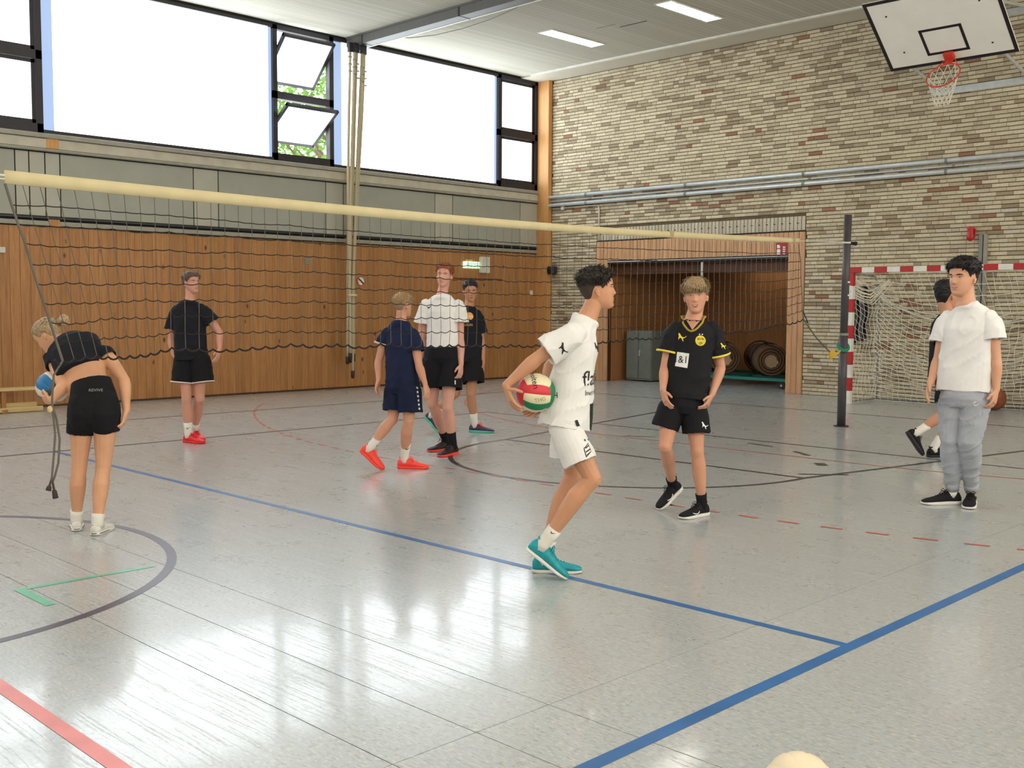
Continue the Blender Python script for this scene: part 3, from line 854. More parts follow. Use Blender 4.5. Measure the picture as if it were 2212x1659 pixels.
    for i in range(kn): nt.tube([gr[rows][i], gr[rows][(i + 1) % kn]], .005, 5)
    tag(nt.build('hoop_net', M['cord_white'], t), kind='stuff')
    # folding arms behind the board
    for x_ in (.25, Wb - .25):
        MB().tube([bp(x_, .95, -.03), (xa + x_, -.02, 5.75)], .024, 10).build('swing_arm', M['steel'], t)
        MB().tube([bp(x_, .1, -.03), (xa + x_, -.02, 4.75)], .024, 10).build('swing_arm', M['steel'], t)
        MB().tube([bp(x_, .02, -.04), bp(x_, Lb - .05, -.04)], .02, 8).build('board_stay', M['steel'], t)
    for z in (4.70, 5.70): MB().box(xa + .1, xb - .1, -.03, -.006, z, z + .1).build('wall_bracket', M['steel'], t)

    # handball goal
    gx, gy, gw, gh, gb = 7.51, -1.03, 3.0, 2.0, .08
    t = thing('handball_goal', 'handball goal with red and white striped frame and sagging white net', 'goal', (gx + 1.5, gy, 0))
    RW = M['red']; WW = M['white_paint']
    def post(x0):
        z = 0.0; k = 0
        while z < gh - .001:
            z2 = min(z + .2, gh)
            MB().bbox(x0, x0 + gb, gy - gb, gy, z, z2, .003).build('post_stripe', WW if k % 2 == 0 else RW, t)
            z = z2; k += 1
    post(gx); post(gx + gb + gw)
    x = gx; k = 0
    ends = [.24 + gb] + [.2] * 13 + [.24 + gb]
    xs = [gx]
    while xs[-1] < gx + gw + 2 * gb - .01:
        xs.append(min(xs[-1] + (.215 if len(xs) == 1 else .2), gx + gw + 2 * gb))
    for i in range(len(xs) - 1):
        MB().bbox(xs[i], xs[i + 1], gy - gb, gy, gh, gh + gb, .003).build('crossbar_stripe', RW if i % 2 == 0 else WW, t)
    rear = MB()
    for x0 in (gx + .04, gx + gw + gb + .04):
        rear.tube([(x0, gy, gh + .0), (x0 + (.0), -.30, gh - .04), (x0, -.16, gh - .2), (x0, -.14, .03)], .016, 8)
        rear.tube([(x0, gy, .03), (x0, -.14, .03)], .016, 8)
    rear.tube([(gx + .04, -.14, .03), (gx + gw + gb + .04, -.14, .03)], .016, 8)
    rear.build('net_frame', M['grey_metal'], t)
    nm = MB()
    nx, nz = 31, 30
    def back(i, j):
        x_ = gx + .06 + (gw + .06) * i / (nx - 1)
        s = j / (nz - 1)                                # 0 crossbar .. top rear .. ground
        if s < .24:
            q = s / .24
            y_ = gy + (.86) * q; z_ = gh - .02 - .16 * math.sin(q * math.pi * .62) - .10 * q
        else:
            q = (s - .24) / .76
            y_ = gy + .86 - .10 * math.sin(q * math.pi) - .05 * q; z_ = (gh - .28) * (1 - q) + .015
        sag = math.sin(math.pi * i / (nx - 1)) ** .7
        z_ -= .52 * sag * min(1, s / .16) * min(1, z_ / 1.2)
        z_ = max(z_, .012)
        wv = .012 * math.sin(i * 2.3 + j) + .012 * noise.noise(Vector((i * .6, j * .6, 1)))
        return (x_ + wv, y_ - .06 * sag * (s > .3) + wv, z_ + (.012 * math.sin(i * math.pi) + .014 * noise.noise(Vector((i * .9, j * .4, 5)))) * (z_ > .05))
    gr = [[back(i, j) for j in range(nz)] for i in range(nx)]
    for i in range(nx): nm.tube(gr[i], .0032, 4)
    for j in range(nz): nm.tube([gr[i][j] for i in range(nx)], .0052, 4)
    for side, x0 in ((0, gx + .05), (1, gx + gw + gb)):
        sx = 8
        for i in range(sx):
            q = i / (sx - 1)
            nm.tube([(x0 + .02 * math.sin(j * 1.3 + i), gy + .84 * q + .01 * math.sin(j * .9), max(.015, (gh - .08 - .3 * q) * (1 - j / 19) - .09 * math.sin(math.pi * q) * (1 - j / 19))) for j in range(20)], .0032, 4)
        for j in range(1, 20):
            nm.tube([(x0 + .02 * math.sin(j * 1.3 + i), gy + .84 * i / 7, max(.015, (gh - .08 - .3 * i / 7) * (1 - j / 19) - .09 * math.sin(math.pi * i / 7) * (1 - j / 19))) for i in range(8)], .0036, 4)
    tag(nm.build('goal_net', M['cord_white'], t), kind='stuff')
    # bunched net at the corner of the goal
    bn = MB()
    for k in range(16):
        a0 = np.array([gx + .05, gy - .0, 1.93 - .02 * k]); a1 = np.array([gx + .26 + .012 * k, -.55 + rnd.uniform(-.05, .05), 1.93 - rnd.uniform(0, .12)])
        mid = (a0 + a1) / 2 + np.array([0, 0, -.05 - .012 * k])
        bn.tube([a0, (a0 + mid) / 2 + [0, 0, -.02], mid, (mid + a1) / 2 + [0, 0, -.01], a1], .006, 5)
    tag(bn.build('gathered_net', M['cord_white'], t), kind='stuff')
    # dark striped cloth hanging on the wall behind the goal
    t2 = thing('hanging_bib', 'dark cloth with grey stripes hanging on the wall inside the goal', 'cloth', (7.15, -.08, 1.8))
    cl = MB(); n_ = 14; rows_ = 14
    vs = []
    for j in range(rows_ + 1):
        for i in range(n_ + 1):
            q = i / n_; s = j / rows_
            vs.append((7.02 + .30 * q + .01 * math.sin(s * 4), -.06 - .03 * math.sin(q * 14), 1.84 - s * (.98 - .12 * q) - .10 * (1 - q) * (1 - s)))
    fs = [(j * (n_ + 1) + i, j * (n_ + 1) + i + 1, (j + 1) * (n_ + 1) + i + 1, (j + 1) * (n_ + 1) + i) for j in range(rows_) for i in range(n_)]
    cl.add(vs, fs); cl.m = [1 if (i // 2) % 3 == 1 else 0 for j in range(rows_) for i in range(n_)]
    o = cl.build('cloth', [fabric('bib_dark', (26, 22, 30), .9), fabric('bib_grey', (92, 92, 94), .9)], t2, True)
    sm = o.modifiers.new('thick', 'SOLIDIFY'); sm.thickness = .012
    MB().tube([(7.04, 0.012, 1.86), (7.04, -.08, 1.86)], .01, 8).build('hook', M['steel'], t2)

    # volleyball posts and net
    def vpost(y, lab):
        t = thing('net_post', lab, 'post', (9.02, y, 0))
        MB().tube([(9.02, y, 0), (9.02, y, 1.12)], .052, 18).build('post_tube', M['post_metal'], t, True)
        MB().tube([(9.02, y, 1.10), (9.02, y + (.03), 2.6)], .046, 18).build('upper_tube', M['post_metal'], t, True)
        MB().cyl((9.02, y, .006), (0, 0, 1), .09, .012, 24).build('floor_cap', M['black_metal'], t)
        MB().cyl((9.02, y + .01, 1.14), (0, 0, 1), .056, .03, 18).build('clamp_ring', M['grey_metal'], t)
        for z in (2.26, 1.62, 1.78):
            MB().cyl((9.02, y + .02, z), (0, 0, 1), .05, .02, 18).build('clamp_ring', M['white_plastic'], t)
        MB().tube([(9.02, y + .02, 2.26), (9.10, y + .06, 2.25)], .02, 8).sphere((9.11, y + .065, 2.25), .026, 12, 8).build('knob', M['black_paint'], t)
        return t
    tp = vpost(-4.09, 'dark round net post standing in front of the striped goal')
    MB().bbox(9.0, 9.06, -4.05, -3.99, 1.66, 1.74, .006).build('winch_hook', M['white_plastic'], tp)
    MB().tube([(9.02 + .058 * math.cos(a), -4.09 + .058 * math.sin(a), .99 + .05 * math.sin(a - .8)) for a in np.arange(20) * math.pi / 10], .022, 8, loop=True).build('green_strap', M['green_strap'], tp)
    vpost(-15.0, 'dark round net post by the centre circle, holding the near end of the net')
    yL, yR = -13.97, -5.2
    t = thing('volleyball_net', 'black meshed volleyball net with cream top tape across the hall', 'net', (9.02, -9.6, 2.2))
    def top(y):
        q = (y - yL) / (yR - yL)
        return 2.215 + .045 * q - .055 * math.sin(math.pi * q)
    def bot(y):
        q = (y - yL) / (yR - yL)
        return 1.155 + .02 * math.sin(q * 9) + (.05 * (q - .5) * 2 if q > .5 else 0) + .13 * max(0, (q - .9) / .1) ** 1.5
    def slant(q, r): return (.30 * max(0, 1 - q * 9) * r + (.12) * max(0, (q - .93) / .07) * r)
    nc, nr = 88, 9
    X0 = 9.02
    def nnode(i, j):
        q = i / nc; r = j / nr
        y = yL + (yR - yL) * q
        z = (top(y) - .075) * (1 - r) + bot(y) * r
        edge = max(0, 1 - q * 8)
        wob = (.005 + .009 * r) * (noise.noise(Vector((i * .45, j * .5, 2))) * 1.7)
        # cords hang a little between the knots and pull together at the sides
        return np.array([X0 + .015 * noise.noise(Vector((i * .2, j * .5, 9))), y + slant(q, r) * 1.0, z + wob + (-.03 * r * edge)])
    G_ = [[nnode(i, j) for j in range(nr + 1)] for i in range(nc + 1)]
    hm, vm = MB(), MB()
    for j in range(1, nr):
        pts = []
        for i in range(nc + 1):
            pts.append(G_[i][j])
            if i < nc:
                for q in (.25, .5, .75):
                    pts.append(G_[i][j] * (1 - q) + G_[i + 1][j] * q - np.array([0, 0, (.002 + .013 * j / nr) * 4 * q * (1 - q)]))
        hm.tube(pts, .0032 if j != 2 else .0036, 5)
    for i in range(1, nc):
        vm.tube([G_[i][j] for j in range(nr + 1)], .0024, 4)
    tag(hm.build('net_mesh', M['cord_black'], t), kind='stuff')
    tag(vm.build('net_verticals', M['cord_grey'], t), kind='stuff')
    pts = []
    for i in range(nc + 1):
        pts += [G_[i][nr]] + ([G_[i][nr] * (1 - q) + G_[i + 1][nr] * q - np.array([0, 0, .018 * 4 * q * (1 - q)]) for q in (.25, .5, .75)] if i < nc else [])
    MB().tube(pts, .0065, 6).build('bottom_cord', M['cord_black'], t)
    MB().tube([G_[0][j] for j in range(nr + 1)], .008, 6).build('side_cord', M['cord_grey'], t)
    MB().tube([G_[nc][j] for j in range(nr + 1)], .005, 6).build('side_cord', M['cord_grey'], t)
    rings = []
    for i in range(nc + 1):
        y = yL + (yR - yL) * i / nc; z = top(y)
        h_ = .076 - .022 * i / nc
        rings.append([(X0 + .009, y, z - h_), (X0 + .011, y, z - .03), (X0 + .006, y, z), (X0 - .006, y, z), (X0 - .011, y, z - .03), (X0 - .009, y, z - h_)])
    MB().loft(rings).build('top_tape', M['tape'], t, True)
    for q in (.72, .985):
        y = yL + (yR - yL) * q
        MB().box(X0 - .013, X0 + .013, y - .03, y + .03, top(y) - .078 + .022 * q, top(y) + .003).build('tape_patch', plain('worn_tape', (172, 156, 118), .9), t)
    MB().tube([(X0, yL, top(yL) - .03), (X0, -15.0, 2.24)], .006, 6).tube([(X0, yL, top(yL) - .05), (X0, -15.0, 2.2)], .004, 6).build('tension_cable', M['cord_white'], t)
    MB().tube([(X0, yR, top(yR) - .03), (X0, -4.09, 2.27)], .0035, 6).build('tension_cable', M['cord_white'], t)
    # loose ends of the side cord hang from the lower near corner
    def px_(x, y):
        d = ray(x, y); return CAM + d * ((X0 - CAM[0]) / d[0])
    c0 = G_[0][nr]
    MB().tube([c0] + [px_(*q) for q in ((116, 810), (113, 850), (112, 880), (116, 905), (119, 940), (116, 985), (112, 1030), (110, 1042))], .0065, 7).build('loose_cord', M['cord_grey'], t, True)
    MB().tube([px_(*q) for q in ((112, 872), (122, 905), (129, 950), (126, 1000), (118, 1030), (113, 1042))], .0065, 7).build('loose_cord', M['cord_grey'], t, True)
    MB().sphere(px_(108, 884), .016, 12, 8, 0, (1, 1, 1.3)).build('cord_knot', M['bench_wood'], t, True)
    MB().tube([px_(118, 778), px_(124, 784), px_(131, 792), px_(124, 797)], .008, 7).build('corner_knot', M['cord_black'], t, True)
    for a_, b_ in (((110, 1038), (104, 1060)), ((113, 1038), (120, 1076))):
        A, B = px_(*a_), px_(*b_)
        MB().tube([A, A * .5 + B * .5, A * .4 + B * .6, B], [.006, .007, .014, .017], 9).build('tassel', plain('dark_tassel', (74, 58, 60), .9), t, True)
    e0 = G_[nc][nr]
    MB().tube([e0, e0 * .5 + np.array([9.02, -4.42, .93]) * .5 - [0, 0, .03], (9.02, -4.42, .93)], .008, 6).build('guy_rope', M['cord_grey'], t)
    MB().tube([G_[nc][nr - 1], (9.02, -4.95, 1.28), e0], .006, 6).build('guy_rope', M['cord_black'], t)
    MB().tube([(9.02, -4.43, .93), (9.02, -4.30, .88), (9.02, -4.14, .95)], .012, 8).obox((9.02, -4.37, .90), (.012, 0, 0), (0, .05, .02), (0, -.015, .04)).build('yellow_tensioner', M['yellow'], t)

    # trees outside the open casement
    def tree(name, x, y, h, rad, lab, seed, n=6500):
        r = random.Random(seed)
        t = thing(name, lab, 'tree', (x, y, 0))
        MB().tube([(x, y, 0), (x + .1, y - .1, h * .35), (x, y + .1, h * .8)], [.22, .17, .06], 10).build('trunk', M['bark'], t, True)
        br = MB(); lf = MB()
        for k in range(14):
            a = r.uniform(0, 6.28); z = h * r.uniform(.35, .8)
            e = np.array([x + rad * .8 * math.cos(a), y + rad * .8 * math.sin(a), z + rad * r.uniform(.1, .6)])
            br.tube([(x, y, z), (np.array([x, y, z]) + e) / 2 + [0, 0, .15], e], [.06, .04, .015], 6)
        tag(br.build('branches', M['bark'], t), kind='stuff')
        for k in range(n):
            while True:
                q = np.array([r.uniform(-1, 1) for _ in range(3)])
                if .35 < q @ q < 1: break
            c = np.array([x, y, h * .72]) + q * np.array([rad, rad, h * .36])
            if noise.noise(Vector(c * .8)) < -.22: continue
            d = np.array([r.gauss(0, 1) for _ in range(3)]); d /= np.linalg.norm(d)
            s_ = np.cross(d, [r.gauss(0, 1) for _ in range(3)]); s_ /= np.linalg.norm(s_)
            L_ = r.uniform(.10, .2)
            lf.add([c, c + d * L_ * .5 + s_ * L_ * .28, c + d * L_, c + d * L_ * .5 - s_ * L_ * .28], [(0, 1, 2, 3)])
        tag(lf.build('foliage', M['leaf'], t, fix=False), kind='stuff')
    tree('leafy_tree', -5.2, -1.6, 6.9, 2.3, 'bright green leafy tree outside the open casement', 3)
    tree('leafy_tree', -8.5, 2.4, 7.4, 2.6, 'second leafy tree further off outside the hall', 5)
fittings()
# ------------------------------------------------------------------ people
RH = np.array([RT[0], RT[1], 0.]); RH /= np.linalg.norm(RH)
TC = np.array([-FW[0], -FW[1], 0.]); TC /= np.linalg.norm(TC)
ZU = np.array([0, 0, 1.])
def facing(phi):
    a = math.radians(phi); return math.cos(a) * TC + math.sin(a) * RH
def rightof(phi):
    a = math.radians(phi); return -math.cos(a) * RH + math.sin(a) * TC
def unit(v):
    return v / (np.linalg.norm(v) + 1e-12)
def perp(v, t):
    return unit(v - t * (v @ t))
def lerp(a, b, t): return a + (b - a) * t
def sstep(a, b, x):
    t = min(1, max(0, (x - a) / (b - a))); return t * t * (3 - 2 * t)
def interp(tab, x):
    for i in range(len(tab) - 1):
        if x <= tab[i + 1][0]:
            t = (x - tab[i][0]) / (tab[i + 1][0] - tab[i][0])
            return tuple(lerp(p_, q, max(0, t)) for p_, q in zip(tab[i][1:], tab[i + 1][1:]))
    return tuple(tab[-1][1:])

def skin_mat(name, rgb):
    m = NT(name); c = lin(rgb); o = m.coord()
    col = m.ramp(m.noise(o, 9, 4), [(.3, tuple(q * .92 for q in c)), (.7, tuple(min(1, q * 1.06) for q in c))])
    m.b.inputs['Subsurface Weight'].default_value = .15
    m.b.inputs['Subsurface Radius'].default_value = (1, .35, .2)
    m.b.inputs['Subsurface Scale'].default_value = .012
    m.bump(m.noise(o, 180, 2), .05, .002)
    return m.set(col, .5, .35)
def hair_mat(name, rgb, tip=None):
    m = NT(name); c = lin(rgb); t = lin(tip or tuple(min(255, q * 1.35 + 6) for q in rgb)); o = m.coord()
    f = m.noise(m.mapping(o, (60, 60, 25)), 2.5, 4, .65)
    col = m.ramp(f, [(.35, c), (.7, t)])
    m.bump(f, .5, .006)
    return m.set(col, .5, .35)

def ring(c, u, v, a, b, n=20, e=1.0):
    out = []
    for k in range(n):
        q = 2 * math.pi * k / n
        cs, sn = math.cos(q), math.sin(q)
        out.append(c + u * a * math.copysign(abs(cs) ** e, cs) + v * b * math.copysign(abs(sn) ** e, sn))
    return out
def limb(mb, pts, radii, n=14, dome=True):
    """tapered round limb with rounded ends; radii are numbers or (a, b)"""
    pts = [np.array(q, float) for q in pts]
    rings = []; u = None
    N = len(pts)
    for i in range(N):
        t = unit(pts[min(i + 1, N - 1)] - pts[max(i - 1, 0)])
        if u is None:
            h = ZU if abs(t[2]) < .8 else RH
            u = np.cross(t, h)
        u = perp(u, t); v = np.cross(t, u)
        r = radii[i]; a, b = r if isinstance(r, tuple) else (r, r)
        if dome and i == 0:
            for k in (.25, .7): rings.append(ring(pts[0] - t * a * (1 - k) * .9, u, v, a * math.sqrt(1 - (1 - k) ** 2), b * math.sqrt(1 - (1 - k) ** 2), n))
        rings.append(ring(pts[i], u, v, a, b, n))
        if dome and i == N - 1:
            for k in (.7, .25): rings.append(ring(pts[i] + t * a * (1 - k) * .9, u, v, a * math.sqrt(1 - (1 - k) ** 2), b * math.sqrt(1 - (1 - k) ** 2), n))
    mb.loft(rings)
def seg(mb, p0, p1, prof, k=1.0):
    limb(mb, [p0 + (p1 - p0) * t for t, _ in prof], [r * k for _, r in prof])
def sleeve(mb, pts, radii, wall=.009, depth=.05, n=22):
    """open ended cloth tube: closed solid whose last end is hollowed out"""
    pts = [np.array(q, float) for q in pts]; N = len(pts); rings = []; u = None
    for i in range(N):
        t = unit(pts[min(i + 1, N - 1)] - pts[max(i - 1, 0)])
        if u is None:
            h = ZU if abs(t[2]) < .8 else RH
            u = np.cross(t, h)
        u = perp(u, t); v = np.cross(t, u)
        r = radii[i]; a, b = r if isinstance(r, tuple) else (r, r)
        if i == 0:
            for k in (.25, .7): rings.append(ring(pts[0] - t * a * (1 - k) * .9, u, v, a * math.sqrt(1 - (1 - k) ** 2), b * math.sqrt(1 - (1 - k) ** 2), n))
        rings.append(ring(pts[i], u, v, a, b, n))
    rings.append(ring(pts[-1], u, v, a - wall, b - wall, n))
    rings.append(ring(pts[-1] - t * depth, u, v, (a - wall) * .93, (b - wall) * .93, n))
    mb.loft(rings)

def remesh(mb, name, voxel, smooth, mat, parent, disp=None, ratio=None, sfac=.5):
    o = mb.build('raw', mat, None)
    md = o.modifiers.new('r', 'REMESH'); md.mode = 'VOXEL'; md.voxel_size = voxel; md.use_smooth_shade = True
    if smooth:
        md = o.modifiers.new('s', 'SMOOTH'); md.factor = sfac; md.iterations = smooth
    if ratio:
        md = o.modifiers.new('d', 'DECIMATE'); md.ratio = ratio
    dg = bpy.context.evaluated_depsgraph_get()
    me = bpy.data.meshes.new_from_object(o.evaluated_get(dg))
    raw = o.data
    bpy.data.objects.remove(o); bpy.data.meshes.remove(raw)
    # keep only the largest island
    bm = bmesh.new(); bm.from_mesh(me)
    seen = set(); isl = []
    bm.verts.ensure_lookup_table()
    for v in bm.verts:
        if v.index in seen: continue
        st = [v]; seen.add(v.index); cur = []
        while st:
            q = st.pop(); cur.append(q)
            for e in q.link_edges:
                z = e.other_vert(q)
                if z.index not in seen: seen.add(z.index); st.append(z)
        isl.append(cur)
    isl.sort(key=len, reverse=True)
    for cur in isl[1:]:
        bmesh.ops.delete(bm, geom=cur, context='VERTS')
    bm.to_mesh(me); bm.free()
    me.name = name
    if disp:
        n = len(me.vertices)
        co = np.empty(n * 3); no = np.empty(n * 3)
        me.vertices.foreach_get('co', co); me.vertex_normals.foreach_get('vector', no)
        co = co.reshape(-1, 3); no = no.reshape(-1, 3)
        d = np.array([disp(q, m_) for q, m_ in zip(co, no)])
        co += no * d[:, None]
        me.vertices.foreach_set('co', co.ravel()); me.update()
    me.polygons.foreach_set('use_smooth', [True] * len(me.polygons))
    me.materials.clear(); me.materials.append(mat)
    return link(name, me, parent)

def folds(seed, amp=.006, sx=9, sz=5, diag=.5):
    s = seed * 7.31
    def f(q, n):
        x = q[0] * RH[0] + q[1] * RH[1]; y = q[0] * TC[0] + q[1] * TC[1]; z = q[2]
        a = noise.noise(Vector((x * sx + s, y * sx, z * sz + x * diag * 6)))
        b = noise.noise(Vector((x * sx * .8 - s, y * sx * .8, z * sz * 1.8 - x * diag * 14 + 5)))
        c = noise.noise(Vector((x * 3.5 + s, y * 3.5, z * 3.0 + 9)))
        r = (1 - abs(b) * 2.6)
        return amp * (1.1 * c + .9 * a + .8 * max(0, r) ** 2 - .3)
    return f

# head: rings (z, front, back, half width) in units of head height, y forward
HEADTAB = [(-.50, .27, .10, .05), (-.485, .325, .02, .10), (-.45, .362, -.04, .145), (-.40, .380, -.10, .185), (-.33, .382, -.17, .225), (-.26, .384, -.24, .25), (-.16, .388, -.32, .278), (-.05, .382, -.39, .298), (.03, .382, -.42, .308), (.10, .396, -.438, .316), (.20, .392, -.452, .322), (.30, .352, -.435, .308), (.38, .285, -.38, .268), (.44, .20, -.30, .208), (.48, .11, -.21, .135), (.498, .03, -.13, .055)]
def head_point(a, z):
    fr, bk, hw = interp(HEADTAB, z)
    cy, hd = (fr + bk) / 2, (fr - bk) / 2
    sa, ca = math.sin(a), math.cos(a)
    e = .88 if ca > 0 else .96
    x = hw * math.copysign(abs(sa) ** e, sa); y = cy + hd * math.copysign(abs(ca) ** e, ca)
    if ca > 0:
        g = lambda u, s: math.exp(-(u / s) ** 2)
        ax = abs(x)
        nz = 0
        if -.20 < z < .12:
            r = (.10 - z) / .235 if z > -.135 else max(0, 1 - (-.135 - z) / .05)
            r = max(0, min(1, r))
            wdt = .035 + .022 * r
            nz = .098 * r ** 1.15 * g(x, wdt)
        y += nz
        y -= .036 * g(ax - .128, .062) * g(z - .02, .042)          # eye sockets
        y += .016 * g(z - .088, .03) * (ax < .25)                  # brow
        y += .018 * g(ax - .19, .07) * g(z + .09, .07)             # cheekbone
        y += .022 * g(x, .085) * (g(z + .248, .022) + .95 * g(z + .298, .024))   # lips
        y -= .014 * g(x, .10) * g(z + .273, .010)                  # mouth line
        y -= .012 * g(x, .12) * g(z + .345, .022)                  # under the lip
        y += .022 * g(x, .075) * g(z + .425, .045)                 # chin
        y -= .006 * g(x, .02) * g(z + .205, .02)                   # philtrum
    return x, y, z
def head_normal(a, z):
    e = 1e-3
    p0 = np.array(head_point(a, z)); pa = np.array(head_point(a + e, z)) - p0
    pz = np.array(head_point(a, min(.497, z + e))) - np.array(head_point(a, max(-.497, z - e)))
    n = np.cross(pz, pa)
    n = unit(n)
    if n @ (p0 - np.array([0, -.02, 0])) < 0: n = -n
    return n

class Person:
    def __init__(s, name, label, D, phi, stature, skin, vox=.0045, seed=1):
        s.D = D; s.phi = phi; s.k = stature / 1.72; s.vox = vox; s.seed = seed
        s.root = thing(name, label, 'person')
        s.skin = skin_mat('skin_%d' % seed, skin)
        s.body = MB()
        s.garments = []
    def J(s, px, py, dz=0.0): return at(px, py, s.D + dz)
    def place(s, p):
        s.root.location = (float(p[0]), float(p[1]), 0)
    # ---- body ----
    def torso(s, hipmid, neck, shmid, phi=None, w=.86, low=.025):
        phi = s.phi if phi is None else phi
        S0 = rightof(phi); k = s.k
        s.hipmid, s.neck, s.shmid = hipmid, neck, shmid
        pts = [hipmid - unit(shmid - hipmid) * low * k, hipmid, lerp(hipmid, shmid, .35), lerp(hipmid, shmid, .7), lerp(hipmid, shmid, .95), lerp(shmid, neck, .6), neck]
        wd = [.10, .150, .128, .150, .15, .085, .055]; dp = [.08, .105, .088, .102, .085, .062, .054]
        rings = []
        for i, c in enumerate(pts):
            t = unit(pts[min(i + 1, 6)] - pts[max(i - 1, 0)])
            u = perp(S0, t); v = np.cross(t, u)
            q = w if i < 6 else .95; rings.append(ring(c, u, v, wd[i] * k * q, dp[i] * k * q, 24, .92))
        s.body.loft(rings)
    def head(s, c, H, phi, pitch=0, roll=0, neckbase=None):
        f = facing(phi); r = rightof(phi)
        a = math.radians(pitch); f2 = f * math.cos(a) - ZU * math.sin(a); u2 = np.cross(r, f2)
        b = math.radians(roll); r3 = r * math.cos(b) + u2 * math.sin(b); u3 = -r * math.sin(b) + u2 * math.cos(b)
        s.hc, s.H, s.hx, s.hy, s.hz = c, H, -r3, f2, u3          # local x = the person's left
        n, m_ = 60, 46
        rings = []
        for j in range(m_ + 1):
            z = -.499 + .997 * (j / m_)
            rings.append([s.hp(*head_point(2 * math.pi * i / n, z)) for i in range(n)])
        s.body.loft(rings)
        for sd in (-1, 1):                                        # ears
            q = MB()
            for (dy, dz_, rx, ry, rz) in ((-.035, -.085, .022, .052, .085), (-.045, -.05, .03, .055, .05), (-.015, -.15, .02, .03, .035)):
                rr = []
                for j in range(9):
                    t = math.pi * min(max(j / 8, .03), .97)
                    rr.append([s.hp(sd * (.318 + (.016 if dy < -.02 else 0)) + sd * rx * math.sin(t) * math.cos(w_), dy + ry * math.sin(t) * math.sin(w_), dz_ + rz * math.cos(t)) for w_ in np.arange(12) * math.pi / 6])
                s.body.loft(rr)
        nt = s.hp(0, -.07, -.27); nb = neckbase if neckbase is not None else s.neck
        k = s.k
        limb(s.body, [s.hp(0, -.06, -.12), nt, lerp(nt, nb, .5), nb, nb + (nb - nt) * .25], [.20 * H, .232 * H, .225 * H, .25 * H, .30 * H], 18)
    def hp(s, x, y, z): return s.hc + (s.hx * x + s.hy * y + s.hz * z) * s.H
    def arm(s, sh, el, wr, tip, palm, thumb, curl=.3, spread=.05, k=None, thumb_to=None):
        k = s.k if k is None else k
        b = s.body
        seg(b, sh, el, [(0, .045), (.2, .046), (.55, .043), (.9, .037), (1, .036)], k)
        seg(b, el, wr, [(0, .037), (.2, .041), (.45, .037), (.8, .027), (1, .0245)], k)
        s.hand(wr, tip, palm, thumb, curl, spread, k, thumb_to)
    def hand(s, wr, tip, palm, thumb, curl=.3, spread=.05, k=1, thumb_to=None):
        b = s.body
        d = unit(tip - wr); n = perp(palm, d); a = perp(thumb - n * (thumb @ n), d)
        q = k * 1.0
        rings = []
        for t, wa, wn in ((-.01, .025, .021), (.02, .028, .018), (.05, .036, .0165), (.08, .039, .015), (.098, .036, .012)):
            rings.append(ring(wr + d * t * q, a, n, wa * q, wn * q, 16, .85))
        b.loft(rings)
        for i, (off, L_) in enumerate(((.029, .069), (.0105, .078), (-.0085, .072), (-.027, .055))):
            p = wr + d * .088 * q + a * off * q
            dirv = unit(d + a * (1.5 - i) * spread)
            pts = [p]; ang = 0
            for m_, (fr, c_) in enumerate(((.46, 1.0), (.30, 1.15), (.24, .9))):
                ang += curl * c_
                pts.append(pts[-1] + (dirv * math.cos(ang) + n * math.sin(ang)) * L_ * fr * q)
            limb(b, pts, [.0092 * q, .0088 * q, .0080 * q, .0068 * q], 9)
        p = wr + d * .028 * q + a * .024 * q
        if thumb_to is not None:
            e = thumb_to; m_ = lerp(p, e, .5) + a * .012
            pts = [p, m_, e]
        else:
            m_ = p + unit(d * .75 + a * .75 + n * .25) * .042 * q; pts = [p, m_, m_ + unit(d * .95 + a * .25 + n * .35) * .034 * q]
        limb(b, pts, [.0125 * q, .0105 * q, .0082 * q], 9)
    def leg(s, hip, kn, an, k=None):
        k = s.k if k is None else k
        seg(s.body, hip, kn, [(0, .082), (.25, .078), (.6, .064), (.88, .052), (1, .050)], k)
        # knee cap and calf
        ax = unit(an - kn)
        back = perp(-s.legfront, ax)
        pts = [kn, kn + (an - kn) * .12 + back * .006, kn + (an - kn) * .30 + back * .012, kn + (an - kn) * .5 + back * .008, kn + (an - kn) * .8, an]
        limb(s.body, pts, [.050 * k, .048 * k, .054 * k, .049 * k, .035 * k, .034 * k])
    def finish(s, ratio=.45):
        return s.finish_body(ratio)
    def finish_body(s, ratio):
        o = remesh(s.body, 'body', s.vox, 3, s.skin, s.root, ratio=ratio)
        s.bodyobj = o
        s.bvh = BVHTree.FromPolygons([v.co for v in o.data.vertices], [p.vertices for p in o.data.polygons])
        return o
    # ---- face ----
    def patch(s, x0, x1, zc, curve, hw, off, name, mat, parent=None, n=9, taper=.4):
        """thin raised strip on the face following the head surface"""
        rings = []
        for i in range(n + 1):
            t = i / n; x = lerp(x0, x1, t); z = zc + curve(2 * t - 1)
            h = hw * (1 - (1 - taper) * abs(2 * t - 1) ** 2)
            ys = []
            for dz_ in (-h, 0, h):
                a = s.find_a(x, z + dz_)
                ys.append(head_point(a, z + dz_))
            p0, p1, p2 = [s.hp(q[0], q[1] + o_, q[2]) for q, o_ in zip(ys, (-.004, off, -.004))]
            back = s.hp(ys[1][0], ys[1][1] - .02, ys[1][2])
            rings.append([p0, p1, p2, back])
        o = MB().loft(rings).build(name, mat, parent or s.root, True)
        return o
    def find_a(s, x, z):
        lo, hi = 0.0, math.pi / 2
        ax = abs(x)
        for _ in range(24):
            m_ = (lo + hi) / 2
            if head_point(m_, z)[0] < ax: lo = m_
            else: hi = m_
        return math.copysign((lo + hi) / 2, x)
